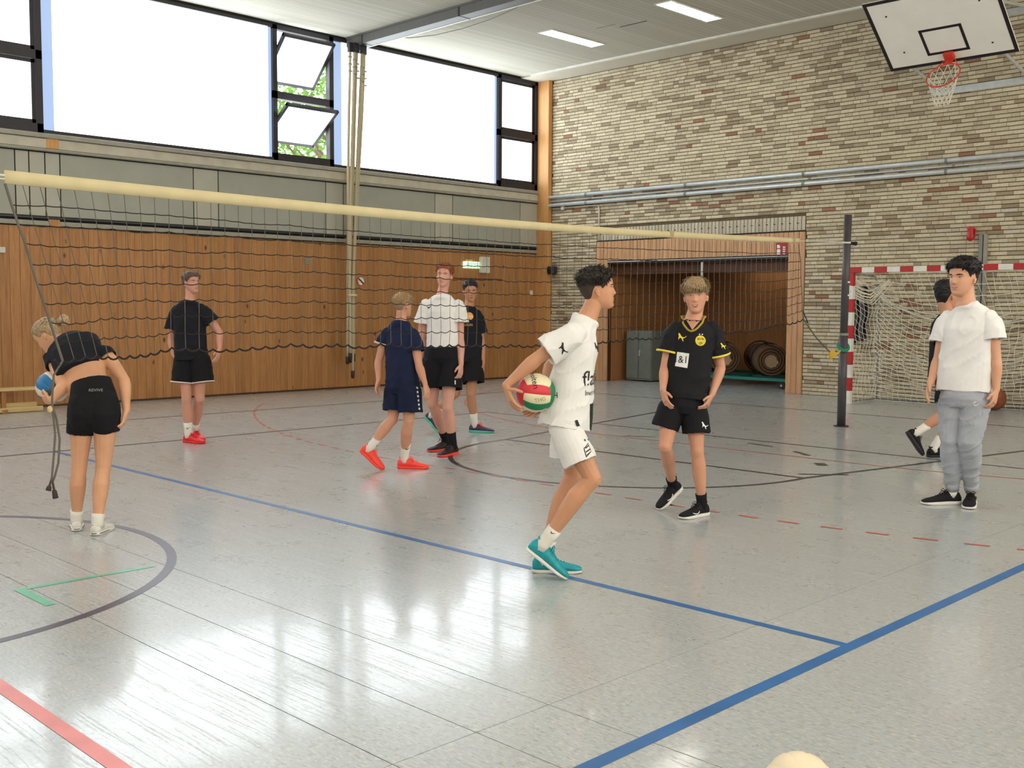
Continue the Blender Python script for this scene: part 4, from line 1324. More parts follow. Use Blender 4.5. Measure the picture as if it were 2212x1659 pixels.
    def face(s, brow, iris=(60, 40, 28), lips=None, smile=0.0, open_=0.0, browh=.016, eye=1.0):
        white = plain('eye_white_%d' % s.seed, (196, 186, 178), .3); ir = plain('iris_%d' % s.seed, iris, .25); bm_ = hair_mat('brow_%d' % s.seed, brow)
        lm = plain('lips_%d' % s.seed, lips or (170, 100, 92), .5)
        for sd in (-1, 1):
            a = s.find_a(sd * .128, .018); q = head_point(a, .018)
            e = MB(); I = MB(); L_ = MB()
            def ell(mb, cx, cy, cz, rx, ry, rz):
                rr = []
                for j in range(9):
                    t = math.pi * min(max(j / 8, .03), .97)
                    rr.append([s.hp(cx + rx * math.sin(t) * math.cos(w_), cy + ry * math.sin(t) * math.sin(w_), cz + rz * math.cos(t)) for w_ in np.arange(14) * math.pi / 7])
                mb.loft(rr)
            ell(e, q[0], q[1] - .014, q[2], .054, .03, .019 * eye)
            eo = e.build('eye', white, s.root, True)
            ell(I, q[0] - sd * .004, q[1] - .008, q[2], .029, .0275, .0195 * eye); I.build('iris', ir, eo, True)
            s.patch(sd * .072, sd * .19, q[2] + .021, lambda t: -.010 * t * t, .008, .012, 'eyelid', bm_, eo, 7)
            s.patch(sd * .055, sd * .215, .088, lambda t, sd=sd: .014 * (1 - t * t) - .004, browh, .012, 'eyebrow', bm_)
        if open_:
            s.patch(-.085, .085, -.273, lambda t: smile * t * t, .012 + open_, .006, 'open_mouth', plain('mouth_%d' % s.seed, (70, 30, 28), .5))
            s.patch(-.065, .065, -.268, lambda t: smile * t * t, .007 + open_ * .3, .012, 'teeth', plain('teeth_%d' % s.seed, (226, 220, 208), .3))
            s.patch(-.09, .09, -.250, lambda t: smile * t * t, .008, .012, 'lips', lm)
            s.patch(-.08, .08, -.292 - open_, lambda t: smile * t * t, .009, .012, 'lips', lm)
        else:
            s.patch(-.092, .092, -.253, lambda t: smile * t * t - .006 * math.cos(t * 5) * 0, .012, .006, 'lips', lm)
            s.patch(-.082, .082, -.292, lambda t: smile * t * t, .013, .006, 'lips', lm)
            s.patch(-.10, .10, -.273, lambda t: smile * t * t, .0035, .012, 'mouth_line', plain('mouth_%d' % s.seed, (110, 56, 52), .6))
    # ---- hair ----
    def hair(s, color, tip=None, top=.055, side=.02, front=.29, temple=.15, back=-.27, n=420, length=.12, flow=(0, .6, .4), messy=.5, fade=None, width=.020, fringe=0.0, ear=.09):
        mat = hair_mat('hair_%d' % s.seed, color, tip)
        r = random.Random(s.seed * 11)
        zl_tab = [(0, front), (.55, front - .02), (.95, temple + .05), (1.12, temple - .03), (1.28, -.03), (1.45, ear - .03), (1.65, ear), (1.85, -.03), (2.1, -.16), (2.5, back + .02), (3.15, back)]
        def th(a, z):
            a = abs((a + math.pi) % (2 * math.pi) - math.pi)
            zl = interp(zl_tab, a)[0]
            zl += .012 * noise.noise(Vector((a * 9, s.seed, 0)))
            g = sstep(0, .10, z - zl)
            T = lerp(side, top, sstep(.08, .34, z))
            if fringe and a < 1.1: T = max(T, fringe * sstep(1.1, .5, a))
            return g * T, z - zl
        N, M_ = 72, 40
        vs = []; tv = []
        for j in range(M_ + 1):
            z = -.34 + .837 * (j / M_)
            for i in range(N):
                a = 2 * math.pi * i / N
                t, d = th(a, z)
                p = np.array(head_point(a, z)); nn = head_normal(a, z)
                if z > .40: nn = unit(lerp(nn, np.array([0, 0, 1.]), sstep(.40, .5, z)))
                jit = 1 + .38 * noise.noise(Vector((p[0] * 14, p[1] * 14, p[2] * 14 + s.seed))) + .25 * noise.noise(Vector((p[0] * 34, p[1] * 34, p[2] * 34)))
                off = t * jit - .012 * (1 - sstep(0, .05, d))
                vs.append(s.hp(*(p + nn * off))); tv.append(d)
        topc = s.hp(0, -.05, .5 + top)
        vs.append(topc); tv.append(1)
        fs = []
        for j in range(M_):
            for i in range(N):
                q = (j * N + i, j * N + (i + 1) % N, (j + 1) * N + (i + 1) % N, (j + 1) * N + i)
                if max(tv[w_] for w_ in q) > -.02: fs.append(q)
        for i in range(N): fs.append((M_ * N + i, M_ * N + (i + 1) % N, len(vs) - 1))
        if fade:
            zz = lambda q: sum(min(w_, M_ * N - 1) // N for w_ in q) / len(q)
            lim = lambda q: (.13 + .34) / .837 * M_ + 1.2 * noise.noise(Vector(((q[0] % N) * .5, s.seed, 3)))
            up_f = [q for q in fs if zz(q) >= lim(q)]; lo_f = [q for q in fs if zz(q) < lim(q)]
            cap = MB().add(vs, up_f).build('hair', mat, s.root, True)
            MB().add(vs, lo_f).build('faded_sides', hair_mat('fade_%d' % s.seed, fade, tuple(q * 1.2 for q in fade)), cap, True)
        else:
            cap = MB().add(vs, fs).build('hair', mat, s.root, True)
        tf = MB()
        for _ in range(n):
            a = r.uniform(-math.pi, math.pi); z = r.uniform(-.25, .497) if r.random() < .45 else r.uniform(.12, .497)
            if fade and z < .10: continue
            t, d = th(a, z)
            if d < .015: continue
            p = np.array(head_point(a, z)); nn = head_normal(a, z)
            if z > .40: nn = unit(lerp(nn, np.array([0, 0, 1.]), sstep(.40, .5, z)))
            root = p + nn * t * .45
            w_ = sstep(.02, .3, z)
            fl = np.array([math.sin(a) * .25, flow[1], 0]) * w_ + np.array([0, 0, -1.]) * (1 - w_) * .9
            if fringe and abs(a) < 1.2 and z > .1: fl = np.array([.1 * math.sin(a * 3), .35, -.8])
            dr = unit(nn * (flow[2] * w_ + .12) + fl + np.array([r.gauss(0, 1) for _ in range(3)]) * messy * .45)
            L_ = length * r.uniform(.6, 1.2) * (w_ * .75 + .25)
            sd = unit(np.cross(dr, nn) + 1e-6)
            p1 = root + dr * L_ * .5; p2 = root + unit(dr + np.array([0, 0, -.35])) * L_
            wd = width * r.uniform(.7, 1.3)
            up_ = np.cross(sd, dr)
            rr = []
            for c, q in ((root, 1.0), (p1, .8), (p2, .12)):
                rr.append([s.hp(*(c + sd * wd * q)), s.hp(*(c + up_ * wd * .5 * q)), s.hp(*(c - sd * wd * q)), s.hp(*(c - up_ * wd * .5 * q))])
            tf.loft(rr)
        if tf.v: tag(tf.build('hair_strands', mat, cap, True), kind='stuff')
    # ---- clothes ----
    def shirt(s, spine, shA, elA, tA, shB, elB, tB, mat, name='t_shirt', sl=(.078, .076), amp=.006, e=.85, phi=None, collar=None, collar_r=.066, sx=9, vox=None):
        """spine: list of (point, half width, half depth) from hem to neck"""
        phi = s.phi if phi is None else phi
        S0 = rightof(phi); mb = MB(); rings = []
        N = len(spine)
        for i, (c, a, b) in enumerate(spine):
            t = unit(spine[min(i + 1, N - 1)][0] - spine[max(i - 1, 0)][0])
            u = perp(S0, t); v = np.cross(t, u)
            if i == 0:
                rings.append(ring(c + t * .05, u, v, a - .014, b - .014, 30, e)); rings.append(ring(c, u, v, a - .009, b - .009, 30, e))
            rings.append(ring(c, u, v, a, b, 30, lerp(e, 1, i / (N - 1))))
        mb.loft(rings)
        for sh, el, tt in ((shA, elA, tA), (shB, elB, tB)):
            if tt <= 0: continue
            d = el - sh
            inw = unit(s.shmid - sh)
            sleeve(mb, [sh + inw * .018, sh + d * .12, sh + d * tt * .6, sh + d * tt], [.059 * s.k, sl[0] * .90 * s.k, sl[1] * .97 * s.k, sl[1] * s.k * 1.02])
        o = remesh(mb, name, vox or max(s.vox, .005), 4, mat, s.root, folds(s.seed, amp, sx), ratio=.6)
        s.garments.append(o)
        if collar:
            c, _, _ = spine[-1]; t = unit(spine[-1][0] - spine[-2][0]); u = perp(S0, t); v = np.cross(t, u)
            pts = ring(c + t * .002, u, v, collar_r * s.k, collar_r * s.k, 24)
            MB().tube(pts, .007, 8, loop=True).build('collar', collar, o, True)
        return o
    def tuck(s, tee, joints):
        """keep the shoulders of the body just under the cloth"""
        bv = bvh_of(tee); me = s.bodyobj.data; k = s.k
        ax0, ax1 = s.neck, s.hp(0, -.06, -.2); ax = unit(ax1 - ax0)
        n = len(me.vertices); co = np.empty(n * 3); me.vertices.foreach_get('co', co); co = co.reshape(-1, 3)
        near = np.zeros(n, bool)
        for sh, el, t in joints:
            d = unit(el - sh); u = (co - sh) @ d
            near |= (np.linalg.norm(co - sh, axis=1) < .13 * k) & (u < np.linalg.norm(el - sh) * t * .7)
        rel = co - ax0; h = rel @ ax; rad = np.linalg.norm(rel - h[:, None] * ax, axis=1)
        near &= ~((rad < .085 * k) & (h > -.03))
        for i in np.nonzero(near)[0]:
            p, nn, _, dist = bv.find_nearest(Vector(co[i]))
            if p is None or dist > .06: continue
            if (Vector(co[i]) - p).dot(nn) > -.005:
                co[i] = np.array(p) - np.array(nn) * .007
        me.vertices.foreach_set('co', co.ravel()); me.update()
    def shorts(s, waist, hipA, hemA, hipB, hemB, mat, name='shorts', rw=(.16, .12), rl=(.10, .105), amp=.006, phi=None, e=.9, solid=False, ht=.15):
        phi = s.phi if phi is None else phi
        S0 = rightof(phi); mb = MB()
        hm = (hipA + hipB) / 2
        t = unit(waist - hm); u = perp(S0, t); v = np.cross(t, u)
        k = s.k
        mb.loft([ring(waist, u, v, rw[0] * .92 * k, rw[1] * .95 * k, 28, e), ring(lerp(waist, hm, .5), u, v, rw[0] * k, rw[1] * k, 28, e), ring(hm, u, v, rw[0] * 1.03 * k, rw[1] * 1.05 * k, 28, e), ring(hm - t * .05, u, v, rw[0] * .9 * k, rw[1] * .9 * k, 28, e)])
        for hip, hem in ((hipA, hemA), (hipB, hemB)):
            if solid: limb(mb, [hip, lerp(hip, hem, .5), hem], [rl[0] * k, rl[0] * .97 * k, rl[1] * k], 22, dome=False)
            else: sleeve(mb, [lerp(hip, hem, ht), lerp(hip, hem, .55), hem], [rl[0] * k, (rl[0] + rl[1]) / 2 * k, rl[1] * k], depth=.09)
        o = remesh(mb, name, max(s.vox, .005), 4, mat, s.root, folds(s.seed + 40, amp, 8), ratio=.6)
        s.garments.append(o)
        return o
    def trousers(s, waist, hipA, knA, anA, hipB, knB, anB, mat, cuff):
        mb = MB(); k = s.k; S0 = rightof(s.phi)
        hm = (hipA + hipB) / 2; t = unit(waist - hm); u = perp(S0, t); v = np.cross(t, u)
        mb.loft([ring(waist, u, v, .155 * k, .118 * k, 28, .9), ring(lerp(waist, hm, .5), u, v, .165 * k, .125 * k, 28, .9), ring(hm, u, v, .172 * k, .13 * k, 28, .9), ring(hm - t * .06, u, v, .15 * k, .11 * k, 28, .9)])
        for hip, kn, an in ((hipA, knA, anA), (hipB, knB, anB)):
            limb(mb, [hip, lerp(hip, kn, .5), kn, lerp(kn, an, .4), lerp(kn, an, .75), lerp(kn, an, .9), lerp(kn, an, .99)], [.100 * k, .093 * k, .078 * k, .072 * k, .060 * k, .054 * k, .047 * k], 22, dome=False)
        o = remesh(mb, 'jogging_trousers', max(s.vox, .005), 4, mat, s.root, folds(s.seed + 40, .009, 8, 9), ratio=.6)
        for kn, an in ((knA, anA), (knB, anB)):
            limb(q := MB(), [lerp(kn, an, .86), lerp(kn, an, .93), lerp(kn, an, 1.0)], [.052 * k, .050 * k, .044 * k], 20, dome=False)
            q.build('cuff', cuff, o, True)
        s.garments.append(o)
        return o
    def sock(s, kn, an, foot, h, mat):
        k = s.k
        d = unit(kn - an)
        m_ = MB()
        limb(m_, [foot, an, an + d * h * .5, an + d * h], [.040 * k, .0395 * k, .040 * k, .044 * k], 16, dome=False)
        o = m_.build('sock', mat, s.root, True)
        s.garments.append(o)
        return o
    def shoe(s, heel, toe, up, upper, sole, laces=None, k=None, ankle_h=.098, stripe=None, name='shoe', thick=1.0):
        f = toe - heel; L_ = np.linalg.norm(f); f = unit(f); u = perp(up, f); l = np.cross(u, f)
        q = L_ / .285
        P_ = lambda x, y, z: heel + f * x * L_ + l * y * q + u * z * q
        tab = [(0.0, .022, .062), (.02, .030, .078), (.08, .035, ankle_h * .95), (.18, .037, ankle_h), (.30, .036, ankle_h), (.38, .036, ankle_h * .92), (.46, .038, .078), (.58, .043, .062), (.72, .0465, .050), (.85, .043, .042), (.94, .033, .035), (.985, .018, .029)]
        m_ = MB(); rings = []
        for i in range(25):
            x = .985 * i / 24; wd, tp = interp(tab, x)
            rr = []
            for j in range(18):
                a = 2 * math.pi * j / 18; c, n = math.cos(a), math.sin(a)
                y = wd * math.copysign(abs(c) ** .75, c)
                z = .014 + (tp - .014) * (.5 + .5 * math.copysign(abs(n) ** .8, n))
                if n > 0: y *= 1 - .32 * sstep(.045, .10, z)
                rr.append(P_(x, y, z))
            rings.append(rr)
        so = m_.loft(rings).build(name, upper, s.root, True)
        out = [(x, interp(tab, x)[0] + .004) for x in [.985 * i / 22 for i in range(23)]]
        loop = [(x, y) for x, y in out] + [(.994, 0)] + [(x, -y) for x, y in out[::-1]] + [(-.012, 0)]
        sp = lambda x: .006 * sstep(.75, 1.0, x) + .004 * (1 - sstep(0, .12, x))
        rg = [[P_(x, y * sc, z * (1 - .45 * sstep(.7, 1.0, x)) * thick + sp(x)) for x, y in loop] for z, sc in ((0, .93), (.004, 1.0), (.018, 1.01), (.023, .96))]
        MB().loft(rg).build('sole', sole, so, True)
        if laces:
            lc = MB()
            for i in range(5):
                x = .40 + i * .055; z = interp(tab, x)[1] + .002
                lc.tube([P_(x, -.020, z - .006), P_(x + .012, 0, z + .003), P_(x, .020, z - .006)], .0032 * q, 5)
            z = ankle_h
            for sd in (-1, 1):
                lc.tube([P_(.39, 0, z * .98), P_(.40, sd * .022, z + .012), P_(.45, sd * .034, z - .004), P_(.41, sd * .012, z * .95)], .0028 * q, 5)
                lc.tube([P_(.39, 0, z * .98), P_(.46, sd * .02, z - .01), P_(.5, sd * .03, z - .03)], .0028 * q, 5)
            tag(lc.build('laces', laces, so), kind='stuff')
        # collar rim round the ankle opening
        pts = [P_(.19 + .13 * math.cos(a), .026 * math.sin(a), ankle_h * .985 + .004) for a in np.arange(18) * 2 * math.pi / 18]
        MB().tube(pts, .006 * q, 6, loop=True).build('collar', upper, so, True)
        if stripe:
            mat, shapes = stripe
            bv = BVHTree.FromPolygons([v.co for v in so.data.vertices], [p.vertices for p in so.data.polygons])
            for sd in (-1, 1):
                for poly in shapes:
                    decal_on(bv, P_(.5, sd * .09, .045), f * L_, u * q, -l * sd, poly, mat, 'side_mark', so)
        return so

def swoosh():
    top = [(0, .30), (.10, .05), (.30, -.02), (.62, .14), (1.0, .36)]
    bot = [(.60, .02), (.34, -.17), (.16, -.20), (.04, -.10), (-.03, .08)]
    return [(x, y) for x, y in top] + bot
def cat():
    return [(0, .42), (.05, .50), (.14, .52), (.24, .46), (.42, .36), (.62, .30), (.76, .34), (.86, .46), (.92, .60), (.96, .60), (.93, .44), (.86, .30), (.78, .20), (.86, .08), (.96, -.02), (.93, -.06), (.80, -.02), (.68, .08), (.58, .14), (.46, .10), (.40, .0), (.44, -.10), (.40, -.12), (.32, -.02), (.30, .12), (.20, .26), (.10, .34)]

def tri_poly(poly, maxlen):
    bm = bmesh.new()
    vs = [bm.verts.new((x, y, 0)) for x, y in poly]
    f = bm.faces.new(vs)
    bmesh.ops.triangulate(bm, faces=[f], ngon_method='EAR_CLIP')
    for _ in range(5):
        es = [e for e in bm.edges if e.calc_length() > maxlen]
        if not es: break
        bmesh.ops.subdivide_edges(bm, edges=es, cuts=1)
        bmesh.ops.triangulate(bm, faces=[f for f in bm.faces if len(f.verts) > 3])
    bm.verts.index_update()
    r = [tuple(v.co) for v in bm.verts], [[v.index for v in f.verts] for f in bm.faces]
    bm.free()
    return r
def text_mesh(txt, size):
    cu = bpy.data.curves.new('t', 'FONT'); cu.body = txt; cu.size = size; cu.align_x = 'CENTER'; cu.align_y = 'CENTER'; cu.resolution_u = 3
    o = bpy.data.objects.new('t', cu); COL.objects.link(o)
    dg = bpy.context.evaluated_depsgraph_get()
    me = bpy.data.meshes.new_from_object(o.evaluated_get(dg))
    bm = bmesh.new(); bm.from_mesh(me)
    bmesh.ops.triangulate(bm, faces=bm.faces[:])
    bmesh.ops.remove_doubles(bm, verts=bm.verts[:], dist=1e-5)
    for _ in range(3):
        es = [e for e in bm.edges if e.calc_length() > size * .35]
        if not es: break
        bmesh.ops.subdivide_edges(bm, edges=es, cuts=1)
        bmesh.ops.triangulate(bm, faces=[f for f in bm.faces if len(f.verts) > 3])
    bm.verts.index_update()
    r = [tuple(v.co) for v in bm.verts], [[v.index for v in f.verts] for f in bm.faces]
    bm.free(); bpy.data.objects.remove(o); bpy.data.curves.remove(cu); bpy.data.meshes.remove(me)
    return r
def decal_on(bv, o, ax, ay, n, poly, mat, name, parent, off=.0032, maxlen=.03):
    """lay a flat print onto a surface: o lies outside it, n points towards it"""
    vs, fs = poly if isinstance(poly, tuple) else tri_poly(poly, maxlen / max(1e-6, np.linalg.norm(ax)))
    out = []; ok = []
    n = unit(n)
    for x, y, _ in vs:
        q = o + ax * x + ay * y
        h = bv.ray_cast(Vector(q), Vector(n), .6)
        if h[0] is None: out.append(q); ok.append(False)
        else: out.append(np.array(h[0]) - n * off); ok.append(True)
    fs = [f for f in fs if all(ok[i] for i in f)]
    if not fs: return None
    used = sorted({i for f in fs for i in f}); mp = {j: i for i, j in enumerate(used)}
    return MB().add([out[i] for i in used], [[mp[i] for i in f] for f in fs]).build(name, mat, parent, True)
BV = {}
def bvh_of(o):
    if o.name not in BV:
        BV[o.name] = BVHTree.FromPolygons([v.co for v in o.data.vertices], [p.vertices for p in o.data.polygons])
    return BV[o.name]
def decal_px(garment, px, py, depth, poly, size, mat, name, rot=0, aspect=1.0, off=.0032, skew=0.0):
    """print centred where the sight line through a photo point meets the garment, lying on its surface"""
    d = unit(ray(px, py)); o = at(px, py, depth - .6)
    h = bvh_of(garment).ray_cast(Vector(o), Vector(d), 2.0)
    if h[0] is None: return None
    hit = np.array(h[0]); n = unit(np.array(h[1]))
    n = unit(n + unit(-d) * .35)
    if n @ d > 0: n = -n
    ax = perp(RH, n); ay = np.cross(n, ax)
    if ay[2] < 0: ay = -ay
    a = math.radians(rot)
    bx = (ax * math.cos(a) + ay * math.sin(a)) * size; by = (-ax * math.sin(a) + ay * math.cos(a)) * size * aspect
    return decal_on(bvh_of(garment), hit + n * .12, bx, by, -n, poly, mat, name, garment, off, .02)
def disc(n=20, r=1.0): return [(r * math.cos(i * 2 * math.pi / n), r * math.sin(i * 2 * math.pi / n)) for i in range(n)]
def star(r=1.0): return [(r * (1 if i % 2 == 0 else .42) * math.sin(i * math.pi / 5), r * (1 if i % 2 == 0 else .42) * math.cos(i * math.pi / 5)) for i in range(10)]

# ball of eighteen strip panels (six faces of three)
def volleyball(name, label, c, r, fx, fz, colors, mats, group=None):
    t = thing(name, label, 'ball', c, group)
    fx = unit(np.array(fx, float)); fz = perp(np.array(fz, float), fx); fy = np.cross(fz, fx)
    faces = {'front': (fx, fy, fz), 'back': (-fx, -fy, fz), 'right': (fy, fz, fx), 'left': (-fy, fz, -fx), 'top': (fz, fx, fy), 'bottom': (-fz, fx, -fy)}
    for nm, (n, a, b) in faces.items():
        for k in range(3):
            v0, v1 = -1 + 2 * k / 3, -1 + 2 * (k + 1) / 3
            m_ = MB(); nu, nv = 12, 5; vs = []
            for i in range(nu + 1):
                for j in range(nv + 1):
                    u = -1 + 2 * i / nu; v = lerp(v0, v1, j / nv)
                    edge = (i in (0, nu)) or (j in (0, nv))
                    d = unit(n + a * math.tan(u * math.pi / 4) + b * math.tan(v * math.pi / 4))
                    vs.append(np.array(c) + d * (r * (.978 if edge else 1.0)))
            fs = [(i * (nv + 1) + j, i * (nv + 1) + j + 1, (i + 1) * (nv + 1) + j + 1, (i + 1) * (nv + 1) + j) for i in range(nu) for j in range(nv)]
            m_.add(vs, fs).build('ball_panel', mats[colors[nm][k]], t, True)
    return t
# ------------------------------------------------------------------ the players
WHITE_TEE = fabric('white_cotton', (228, 226, 224), .85)
WHITE_KIT = fabric('white_jersey', (226, 224, 220), .75)
BLACK_TEE = fabric('black_cotton', (30, 31, 38), .9)
BLACK_KIT = fabric('black_jersey', (27, 26, 30), .75)
BLACK_SHORT = fabric('black_shorts', (24, 24, 28), .8)
NAVY_KIT = fabric('navy_jersey', (26, 34, 62), .8)
NAVY_SHORT = fabric('navy_shorts', (22, 29, 54), .8)
GREY_SWEAT = fabric('grey_sweat', (166, 170, 178), .95, .07, weave=400)
SOCK_W = fabric('white_sock', (226, 222, 212), .95)
SOCK_B = fabric('black_sock', (28, 28, 32), .95)
RUB_W = plain('white_rubber', (224, 222, 214), .6)
RUB_B = plain('black_rubber', (34, 32, 34), .6)
INK = plain('black_print', (24, 22, 24), .6)
INK_W = plain('white_print', (226, 226, 222), .6)
INK_Y = plain('yellow_print', (228, 206, 66), .6)
INK_G = plain('green_print', (22, 112, 74), .6)
SHOE_BLACK = fabric('black_knit', (30, 28, 32), .8)
SHOE_RED = plain('red_shoe', (224, 42, 46), .5)
SHOE_CORAL = plain('coral_shoe', (246, 74, 60), .5)
SHOE_TEAL = plain('teal_shoe', (22, 150, 160), .5, .15, 30)
LACE_B = plain('black_lace', (26, 24, 26), .8)

def flat_foot(px, py, phi, L_):
    c = ground(px, py); f = facing(phi)
    return c - f * L_ / 2, c + f * L_ / 2, ZU
def lift_foot(tx, ty, hx, hy, L_, dz=0.0, hint=None, free=None):
    toe = ground(tx, ty) if free is None else at(tx, ty, free)
    dep = float((toe - CAM) @ FW)
    h = at(hx, hy, dep + dz)
    f = unit(toe - h); heel = toe - f * L_
    up = perp(ZU if hint is None else hint, f)
    return heel, toe, up
def ankle_of(ft, k=1.0, fwd=.21, h=.088):
    heel, toe, up = ft
    L_ = np.linalg.norm(toe - heel); f = unit(toe - heel); u = perp(up, f)
    return heel + f * L_ * fwd + u * h * L_ / .285
def into(ft):
    heel, toe, up = ft
    L_ = np.linalg.norm(toe - heel); f = unit(toe - heel); u = perp(up, f)
    return heel + f * L_ * .24 + u * .05 * L_ / .285

def player(name, label, g, phi, stature, skin, vox, seed, J, feet, head, hair, arms, brow, shirt, shorts, socks, shoes, face=None, legphi=None, ratio=.45, torso_w=.86):
    """J: hips, knees, shoulders, elbows, wrists, tips in photo coordinates plus a depth offset; first of each pair is the one further left in the photo"""
    D = gdepth(*g)
    p = Person(name, label, D, phi, stature, skin, vox, seed)
    P = lambda q: p.J(*q)
    hipA, hipB = P(J['hip'][0]), P(J['hip'][1]); shA, shB = P(J['sh'][0]), P(J['sh'][1])
    knA, knB = P(J['kn'][0]), P(J['kn'][1]); elA, elB = P(J['el'][0]), P(J['el'][1])
    wrA, wrB = P(J['wr'][0]), P(J['wr'][1]); tiA, tiB = P(J['tip'][0]), P(J['tip'][1])
    neck = P(J['neck'])
    dn = unit((hipA + hipB) / 2 - (shA + shB) / 2) * .026 * p.k
    shA = shA + dn; shB = shB + dn
    hm, sm = (hipA + hipB) / 2, (shA + shB) / 2
    p.place((feet[0][0] + feet[1][0]) / 2)
    p.legfront = facing(phi if legphi is None else legphi)
    p.torso(hm, neck, sm, w=torso_w)
    px, py, dz, Hpx, hphi, pit, rol = head
    dep = D + dz
    p.head(at(px, py, dep), Hpx * dep / FPX, hphi, pit, rol)
    for (sh, el, wr, ti, A) in ((shA, elA, wrA, tiA, arms[0]), (shB, elB, wrB, tiB, arms[1])):
        if A is None: continue
        inw = unit(hm + (sm - hm) * .1 - wr); inw = unit(inw - ZU * inw[2])
        palm = A.get('palm', inw); thumb = A.get('thumb', p.legfront * .8 + inw * .3)
        p.arm(sh, el, wr, ti, palm, thumb, A.get('curl', .3), A.get('spread', .05), thumb_to=A.get('thumb_to'))
        seg(p.body, lerp(sm, sh, .35), sh, [(0, .042), (.6, .042), (1, .042)], p.k)
    anA, anB = ankle_of(feet[0]), ankle_of(feet[1])
    p.leg(hipA, knA, anA); p.leg(hipB, knB, anB)
    for ft, an in ((feet[0], anA), (feet[1], anB)): limb(p.body, [an, into(ft)], [.034 * p.k, .034 * p.k], 12)
    p.finish_body(ratio)
    p.pts = dict(hipA=hipA, hipB=hipB, knA=knA, knB=knB, anA=anA, anB=anB, shA=shA, shB=shB, elA=elA, elB=elB, wrA=wrA, wrB=wrB, hm=hm, sm=sm, neck=neck, feet=feet)
    if face: p.face(brow, **face)
    if hair: p.hair(**hair)
    for i, (kn, an, ft) in enumerate(((knA, anA, feet[0]), (knB, anB, feet[1]))):
        if socks: p.sock(kn, an, into(ft), socks[1], socks[0])
        if shoes:
            sh_ = dict(shoes)
            up = sh_.pop('upper'); so = sh_.pop('sole')
            p.shoe(ft[0], ft[1], ft[2], up, so, **sh_)
    if shirt:
        q = dict(shirt)
        mat = q.pop('mat'); hem = P(q.pop('hem')); tA, tB = q.pop('t'); wd = q.pop('w'); dp = q.pop('d')
        neckup = q.pop('neckup', .0)
        up = unit(neck - sm)
        spine = [(hem, wd[0], dp[0]), (lerp(hem, sm, .28), wd[1], dp[1]), (lerp(hem, sm, .55), wd[2], dp[2]), (lerp(hem, sm, .82), wd[3], dp[3]), (lerp(hem, sm, .97), wd[4] * .97, dp[4]), (lerp(sm, neck, .42), wd[4] * .74, dp[4] * .86), (lerp(sm, neck, .76) , .096, .080), (neck + up * neckup, .070, .068)]
        k = p.k
        spine = [(c, a * k, b * k) for c, a, b in spine]
        p.tee = p.shirt(spine, shA, elA, tA, shB, elB, tB, mat, **q)
        p.tuck(p.tee, ((shA, elA, tA), (shB, elB, tB)))
    if shorts:
        q = dict(shorts); mat = q.pop('mat'); hA, hB = P(q.pop('hemA')), P(q.pop('hemB')); wa = q.pop('waist', None)
        wa = P(wa) if wa else lerp(hm, sm, .22)
        p.pants = p.shorts(wa, hipA, hA, hipB, hB, mat, **q)
    return p

